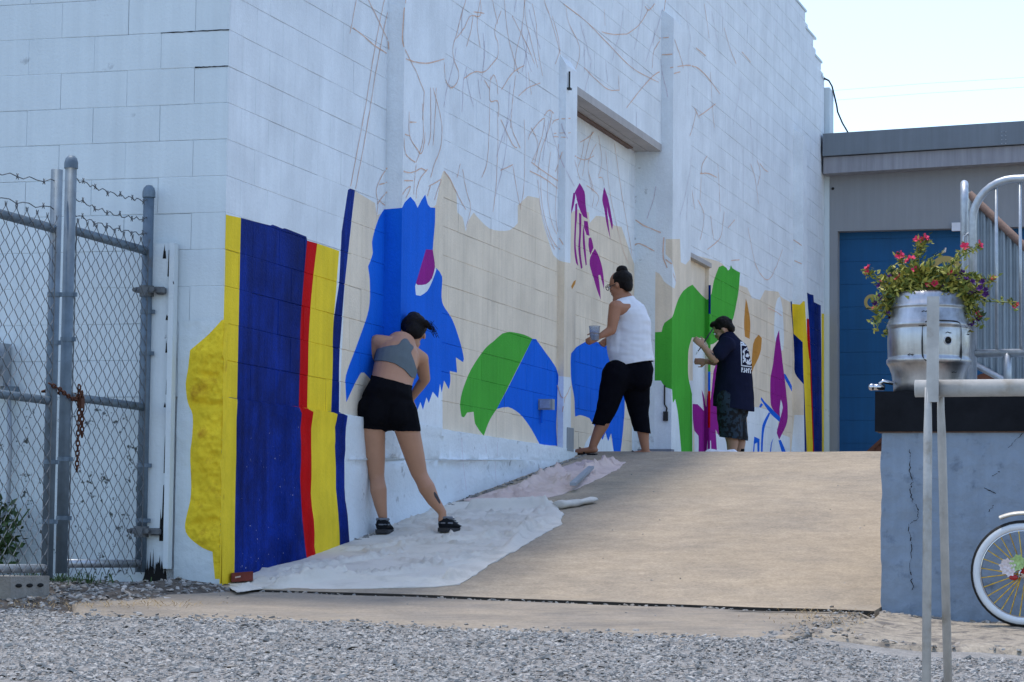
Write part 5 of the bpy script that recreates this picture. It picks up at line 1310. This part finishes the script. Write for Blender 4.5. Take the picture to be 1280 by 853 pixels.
# petunia growing from it
pt_=empty('petunia_plant',(kx,ky,kz+.49),'trailing petunia with red and purple flowers growing out of the keg','plant')
rq=random.Random(21)
def fl_leaf(mb,p,d,l,m):
    d=d.normalized(); s=d.orthogonal().normalized(); s.rotate(Matrix.Rotation(rq.uniform(0,6.28),3,d)); n_=d.cross(s)
    mb.add([p,p+d*l*.4+s*l*.22,p+d*l+n_*l*.1,p+d*l*.4-s*l*.22,],[(0,1,2,3)],m)
def stem_curve(a,out,upz,droop,n=9):
    P=[]
    for i in range(n):
        t=i/(n-1); P.append(Vector((kx+math.cos(a)*(.09+out*t),ky+math.sin(a)*(.09+out*t)*.8,kz+.47+upz*math.sin(t*1.7)-droop*t*t)))
    return P
fol=MB(); stm=MB(); flowers=[]
for k in range(310):
    a=rq.uniform(0,6.283); P=stem_curve(a,rq.uniform(.05,.20)*(.55 if math.cos(a-math.atan2(CAM.y-ky,CAM.x-kx))>.35 else 1),rq.uniform(.05,.18),rq.uniform(0,.20)*(.25 if abs(math.cos(a-math.atan2(CAM.y-ky,CAM.x-kx)))>.45 else 1.15)); stm.tube(P,.0024,4,0)
    for i in range(1,9):
        for _ in range(4):
            p=P[i]+Vector((rq.gauss(0,.012),rq.gauss(0,.012),rq.gauss(0,.012))); fl_leaf(fol,p,Vector((rq.gauss(0,1),rq.gauss(0,1),rq.gauss(.5,.6))),rq.uniform(.026,.048),rq.choices([0,1,2],[5,3,1.4])[0])
    if rq.random()<.16: flowers.append((P[-1],rq.choice(['petalP','petalP','petalR'])))
def shoot(pts,flower=None,dens=5):
    P=[]
    for i in range(len(pts)-1):
        for j in range(6): P.append(Vector(pts[i]).lerp(Vector(pts[i+1]),j/6))
    P.append(Vector(pts[-1])); stm.tube(P,.0028,4,0)
    for p in P:
        for _ in range(dens): fl_leaf(fol,p+Vector((rq.gauss(0,.010),rq.gauss(0,.010),rq.gauss(0,.010))),Vector((rq.gauss(0,1),rq.gauss(0,1),rq.gauss(.4,.6))),rq.uniform(.018,.034),rq.choices([0,1,2],[5,3,1])[0])
    if flower: flowers.append((P[-1]+Vector((0,0,.01)),flower))
def kpx(px,py,d=0): return un(px,py,1,ky+d)
shoot([kpx(1120,370),kpx(1105,355),kpx(1090,346),kpx(1083,342)],'petalR'); shoot([kpx(1120,372),kpx(1104,352),kpx(1084,336)],'petalR',2)
shoot([kpx(1145,350),kpx(1140,330),kpx(1150,312),kpx(1152,302)],'petalR',7); shoot([kpx(1150,345),kpx(1148,320),kpx(1146,301)],'petalR',5); shoot([kpx(1150,320),kpx(1157,305),kpx(1158,299)],'petalR',4)
shoot([kpx(1140,345),kpx(1128,332),kpx(1124,322)],'petalR',6); shoot([kpx(1165,350),kpx(1182,335),kpx(1200,322),kpx(1218,312),kpx(1226,308)],'petalR',4); shoot([kpx(1170,350),kpx(1190,330),kpx(1206,310)],'petalR',4)
shoot([kpx(1190,355),kpx(1215,350),kpx(1234,353),kpx(1242,350)],'petalR',5); shoot([kpx(1200,362),kpx(1225,372),kpx(1235,377),kpx(1262,378),kpx(1270,384)],'petalR',4); shoot([kpx(1205,360),kpx(1218,380),kpx(1224,395)],'petalR',6); shoot([kpx(1150,335),kpx(1165,322),kpx(1180,316)],'petalW',2)
for px,py in((1098,357),(1100,372),(1094,379),(1110,390),(1208,348),(1216,352),(1228,352),(1232,362),(1232,368),(1225,360),(1112,345),(1196,346)): flowers.append((kpx(px,py,-.08),'petalP'))
for px,py in((1140,322),(1134,325),(1128,318)): flowers.append((kpx(px,py,-.05),'petalR'))
stm.make('stems',M['leafB'],pt_); o=fol.make('foliage',[M['leafA'],M['leafB'],M['leafC']],pt_); tag(o,kind='stuff')
for p,m in flowers:
    fm=MB(); d=(CAM-p).normalized()*.6+Vector((rq.gauss(0,.5),rq.gauss(0,.4),.5)); d.normalize(); u=d.orthogonal().normalized(); v=d.cross(u); r_=rq.uniform(.018,.026)*(.8 if m=='petalP' else 1); V=[p-d*.012]
    for j in range(15):
        a=2*math.pi*j/15; rr_=r_*(1 if j%3 else .72); V.append(p+(u*math.cos(a)+v*math.sin(a))*rr_+d*(.006*(1 if j%3==1 else 0)))
    fm.add(V,[(0,1+j,1+(j+1)%15) for j in range(15)]); fm.make('flower',M[m],pt_)
so_=MB().lathe([(.001,.47),(.15,.475)],(kx,ky,kz),n=20); so_.make('soil',M['dirt'],kg)
# ------------------------------------------------------------------ crowd barrier, corrugated stair panel
def barrier(x0,y0,ang,label,L=2.0,h=1.16,rc=.22,z0=ZD):
    b=empty('crowd_barrier',(x0,y0,z0),label,'barrier','steel crowd barriers'); ca,sa=math.cos(ang),math.sin(ang)
    def T(u,z): return (x0+u*ca,y0+u*sa,z0+z)
    P=[T(0,.0),T(0,h-rc)]+[T(rc-rc*math.cos(t),h-rc+rc*math.sin(t)) for t in [i*math.pi/2/8 for i in range(1,9)]]+[T(L-rc,h)]+[T(L-rc+rc*math.sin(t),h-rc+rc*math.cos(t)) for t in [i*math.pi/2/8 for i in range(1,9)]]+[T(L,0)]
    MB().tube(P,.0215,12).make('frame_tube',M['galv'],b,True)
    MB().tube([T(0.01,.24),T(L-.01,.24)],.0215,12).make('lower_rail',M['galv'],b,True)
    n=int(L/.122)
    for i in range(1,n):
        u=i*L/n; zt=h if rc<u<L-rc else h-rc+math.sqrt(max(0,rc*rc-(rc-min(u,L-u))**2)); MB().tube([T(u,.24),T(u,zt)],.0085,8).make('bar',M['galv'],b,True)
    for u in(.18,L-.18): MB().tube([T(u,.24),T(u,.02)],.0215,10).make('foot_post',M['galv'],b,True)
    hk=MB().tube([T(-.03,.62),T(-.05,.70),T(-.045,.86),T(-.02,.88),T(-.01,.84)],.008,8); hk.make('hook',M['galv'],b,True)
    return b
p=un(1216,400,1,.62); barrier(p.x,.62,R(-3),'galvanised crowd barrier with rounded corner just behind the keg')
p=un(1208,400,1,.78); barrier(p.x,.70,R(96),'second crowd barrier standing end on behind the front one',2.0,1.17,.12)
cpn=empty('corrugated_panel',(4.1,1.7,ZD),'corrugated steel panel with a slanting brown top rail behind the barriers','panel')
Yp=1.7
def cpt(px,py): return un(px,py,1,Yp)
tl_,tr_,bl_,br_=cpt(1216,247),cpt(1284,313),cpt(1216,452),cpt(1284,490)
sl_t=(tr_.z-tl_.z)/(tr_.x-tl_.x); sl_b=(br_.z-bl_.z)/(br_.x-bl_.x); V=[];Fc=[];N=170;LX=1.25
for i in range(N+1):
    x=tl_.x+LX*i/N; yy=Yp+.009*math.sin(i*2*math.pi/5); zt_=tl_.z+sl_t*(x-tl_.x); zb_=max(ZD+.0,bl_.z+sl_b*(x-bl_.x)); V+= [(x,yy,zb_),(x,yy,max(zt_,zb_+.01))]
for i in range(N): Fc.append((2*i,2*i+2,2*i+3,2*i+1))
mk('corrugated_sheet',V,Fc,M['corr'],cpn,None,True)
MB().tube([(tl_.x-.02,Yp-.01,tl_.z+.02),(tl_.x+LX,Yp-.01,tl_.z+sl_t*LX+.02)],.024,10).make('slanting_rail',M['brownrail'],cpn,True)
MB().tube([(bl_.x-.02,Yp-.02,bl_.z),(bl_.x+.55,Yp-.02,bl_.z+sl_b*.55)],.02,10).make('stair_stringer',M['galv'],cpn,True)
MB().tube([(tl_.x-.02,Yp,ZD),(tl_.x-.02,Yp,tl_.z+.03)],.022,10).make('post',M['galvpost'],cpn,True)
# ------------------------------------------------------------------ pipe trestle in the foreground
Yt=-5.2
a=un(1144,486,1,Yt); hb=empty('pipe_trestle',(a.x+.05,Yt,groundz(a.x,Yt)),'grey pipe trestle barricade in the foreground at the right','barricade')
gzt=groundz(a.x,Yt)-.01
MB().tube([(a.x,Yt,a.z),(a.x+1.9,Yt+.0,a.z+.005)],.0262,18).make('cross_pipe',M['trestle'],hb,True)
for k,u in enumerate((0,1.7)):
    l0=un(1160,497,1,Yt-.03);l1=un(1158,853,1,Yt-.17); r0=un(1176,497,1,Yt+.03); r1=un(1185,853,1,Yt+.20)
    def ext(p,q): 
        d=q-p; t=(gzt-p.z)/d.z; return p+d*t
    ox=Vector((u,0,0))
    for p_,q_ in((l0,l1),(r0,r1)): 
        e=ext(p_,q_); MB().tube([p_+ox+Vector((0,0,.03)),p_+ox-Vector((0,0,.04)),p_.lerp(e,.12)+ox,e+ox],[.010,.0115,.0135,.0135],10).make('leg',M['trestle'],hb,True)
    t0=un(1158,478,1,Yt-.034);t1=un(1159,371,1,Yt-.034); wv=Vector((15/FPX*(CAM-t0).length,0,0))
    q=[t0+ox-Vector((0,0,.06)),t0+ox+wv-Vector((0,0,.06)),t1+ox+wv,t1+ox]
    MB().prism(q,(0,-.006,0)).prism([q[0]+Vector((0,.0,0)),q[3]+Vector((0,.0,0)),q[3]+Vector((0,.035,0)),q[0]+Vector((0,.035,0))],(.005,0,0)).make('angle_upright',M['trestle'],hb)
# ------------------------------------------------------------------ bicycle
Yb=-.42
wc=un(1280,732,1,Yb); zg=oz(wc.x,Yb); wr_=.257
bk=empty('bicycle',(wc.x,Yb,zg),'small bicycle with whitewall tyres and gold spokes leaning by the blue grey wall','bicycle')
def wheel(c,nm):
    wh=MB(); ax=Vector((.10,1,.05)).normalized()
    t=MB().lathe([(wr_-.046,-.012),(wr_-.040,-.018),(wr_-.012,-.018),(wr_-.012,.018),(wr_-.040,.018),(wr_-.046,.012)],tuple(c),tuple(ax),48).make('wheel',M['whitewall'],bk,True)
    MB().lathe([(wr_-.0135,-.0195),(wr_-.003,-.016),(wr_,-.006),(wr_,.006),(wr_-.003,.016),(wr_-.0135,.0195)],tuple(c),tuple(ax),48).make('tyre',M['tyre'],t,True)
    MB().lathe([(wr_-.052,-.013),(wr_-.046,-.013),(wr_-.046,.013),(wr_-.052,.013),(wr_-.052,-.013)],tuple(c),tuple(ax),40).make('rim',M['chrome'],t,True)
    MB().lathe([(.001,-.035),(.02,-.035),(.022,-.028),(.014,-.02),(.014,.02),(.022,.028),(.02,.035),(.001,.035)],tuple(c),tuple(ax),16).make('hub',M['chrome'],t,True)
    u=ax.orthogonal().normalized(); v=ax.cross(u)
    for k in range(28):
        an=2*math.pi*k/28; h=.024*(1 if k%2 else -1); an2=an+(.22 if k%4<2 else -.22)
        p=c+(u*math.cos(an2)+v*math.sin(an2))*.02+ax*h; q=c+(u*math.cos(an)+v*math.sin(an))*(wr_-.05)
        P=[p.lerp(q,j/8) for j in range(9)]; MB().tube(P,[.0024 if j%2 else .0036 for j in range(9)],5).make('spoke',M['goldspoke'],t)
    return t
c1=Vector((wc.x,Yb,zg+wr_)); c2=c1+Vector((.92,.02,.0)); wheel(c1,'f'); wheel(c2,'r')
Zc=Vector((0,0,1)); X_=Vector((1,0,0))
hd=c1+Vector((.22,0,.42)); 
MB().tube([c1+Vector((0,-.05,0)),c1+Vector((.06,-.05,.22)),hd+Vector((0,-.03,-.06)),hd+Vector((0,.03,-.06)),c1+Vector((.06,.05,.22)),c1+Vector((0,.05,0))],.012,8).make('fork',M['redpaint'],bk,True)
MB().tube([hd-Zc*.08,hd+Vector((.03,0,.14))],.02,10).make('head_tube',M['redpaint'],bk,True)
bb=c1+Vector((.52,0,.02)); st_=c1+Vector((.62,0,.36))
for P in([hd,hd+Vector((.2,0,.02)),st_],[hd-Zc*.05,hd+Vector((.12,0,-.22)),bb],[bb,st_],[bb,c2],[st_-Zc*.06,c2]): MB().tube(P,.014,8).make('frame_tube',M['redpaint'],bk,True)
MB().tube([st_,st_+Vector((.03,0,.18))],.012,8).make('seat_post',M['chrome'],bk,True)
se=MB(); se.ball(st_+Vector((.06,0,.20)),(.14,.06,.035),14,8); se.make('saddle',M['creampaint'],bk,True)
MB().tube([hd+Vector((.03,0,.14)),hd+Vector((.03,0,.22)),hd+Vector((.02,-.10,.42)),hd+Vector((.12,-.22,.46)),hd+Vector((.24,-.24,.40))],.010,8).tube([hd+Vector((.03,0,.22)),hd+Vector((.02,.10,.42)),hd+Vector((.12,.22,.46)),hd+Vector((.24,.24,.40))],.010,8).make('handlebar',M['chrome'],bk,True)
def fender(c,a0,a1):
    f=MB();V=[];N=22
    for i in range(N+1):
        a=R(a0+(a1-a0)*i/N)
        for s,rr_ in((-.032,.270),(-.026,.282),(0,.289),(.026,.282),(.032,.270),(.026,.278),(0,.285),(-.026,.278)): V.append(c+Vector((-math.cos(a)*rr_,s,math.sin(a)*rr_)))
    Fc=[(i*8+j,i*8+(j+1)%8,(i+1)*8+(j+1)%8,(i+1)*8+j) for i in range(N) for j in range(8)]; f.add(V,Fc); f.make('fender',M['creampaint'],bk,True)
fender(c1+Vector((.0,0,.012)),66,150); fender(c2,20,140)
MB().lathe([(.001,-.01),(.075,-.01),(.08,0),(.075,.01),(.001,.01)],tuple(bb),(0,1,0),24).make('chainring',M['goldspoke'],bk,True)
for s in(-1,1): MB().tube([bb+Vector((0,s*.04,0)),bb+Vector((s*.03,s*.06,-s*.14)),bb+Vector((s*.03,s*.13,-s*.14))],.009,8).make('crank',M['chrome'],bk,True)
fo=MB(); 
for px,py,m in((1258,712,0),(1263,707,0),(1256,708,0),(1262,714,0),(1259,705,0),(1269,703,1),(1273,700,1),(1271,707,1),(1276,704,1)):
    p=un(px,py,1,Yb-.06)
    for j in range(7):
        a=2*math.pi*j/7+px; d=Vector((math.cos(a),-.25,math.sin(a))); s=Vector((-math.sin(a),0,math.cos(a)))*.014; fo.add([p,p+d*.014+s,p+d*.030+Vector((0,-.004,0)),p+d*.014-s],[(0,1,2,3)],m)
fo.make('flower_bow',[M['petalW'],M['petalG']],bk)
p=un(1267,722,1,Yb-.05); MB().ball(tuple(p),(.022,.012,.014),10,8).make('red_reflector',M['redpaint'],bk,True)
print('done',time.time()-T0, sum(len(o.data.polygons) for o in bpy.data.objects if o.type=='MESH'))
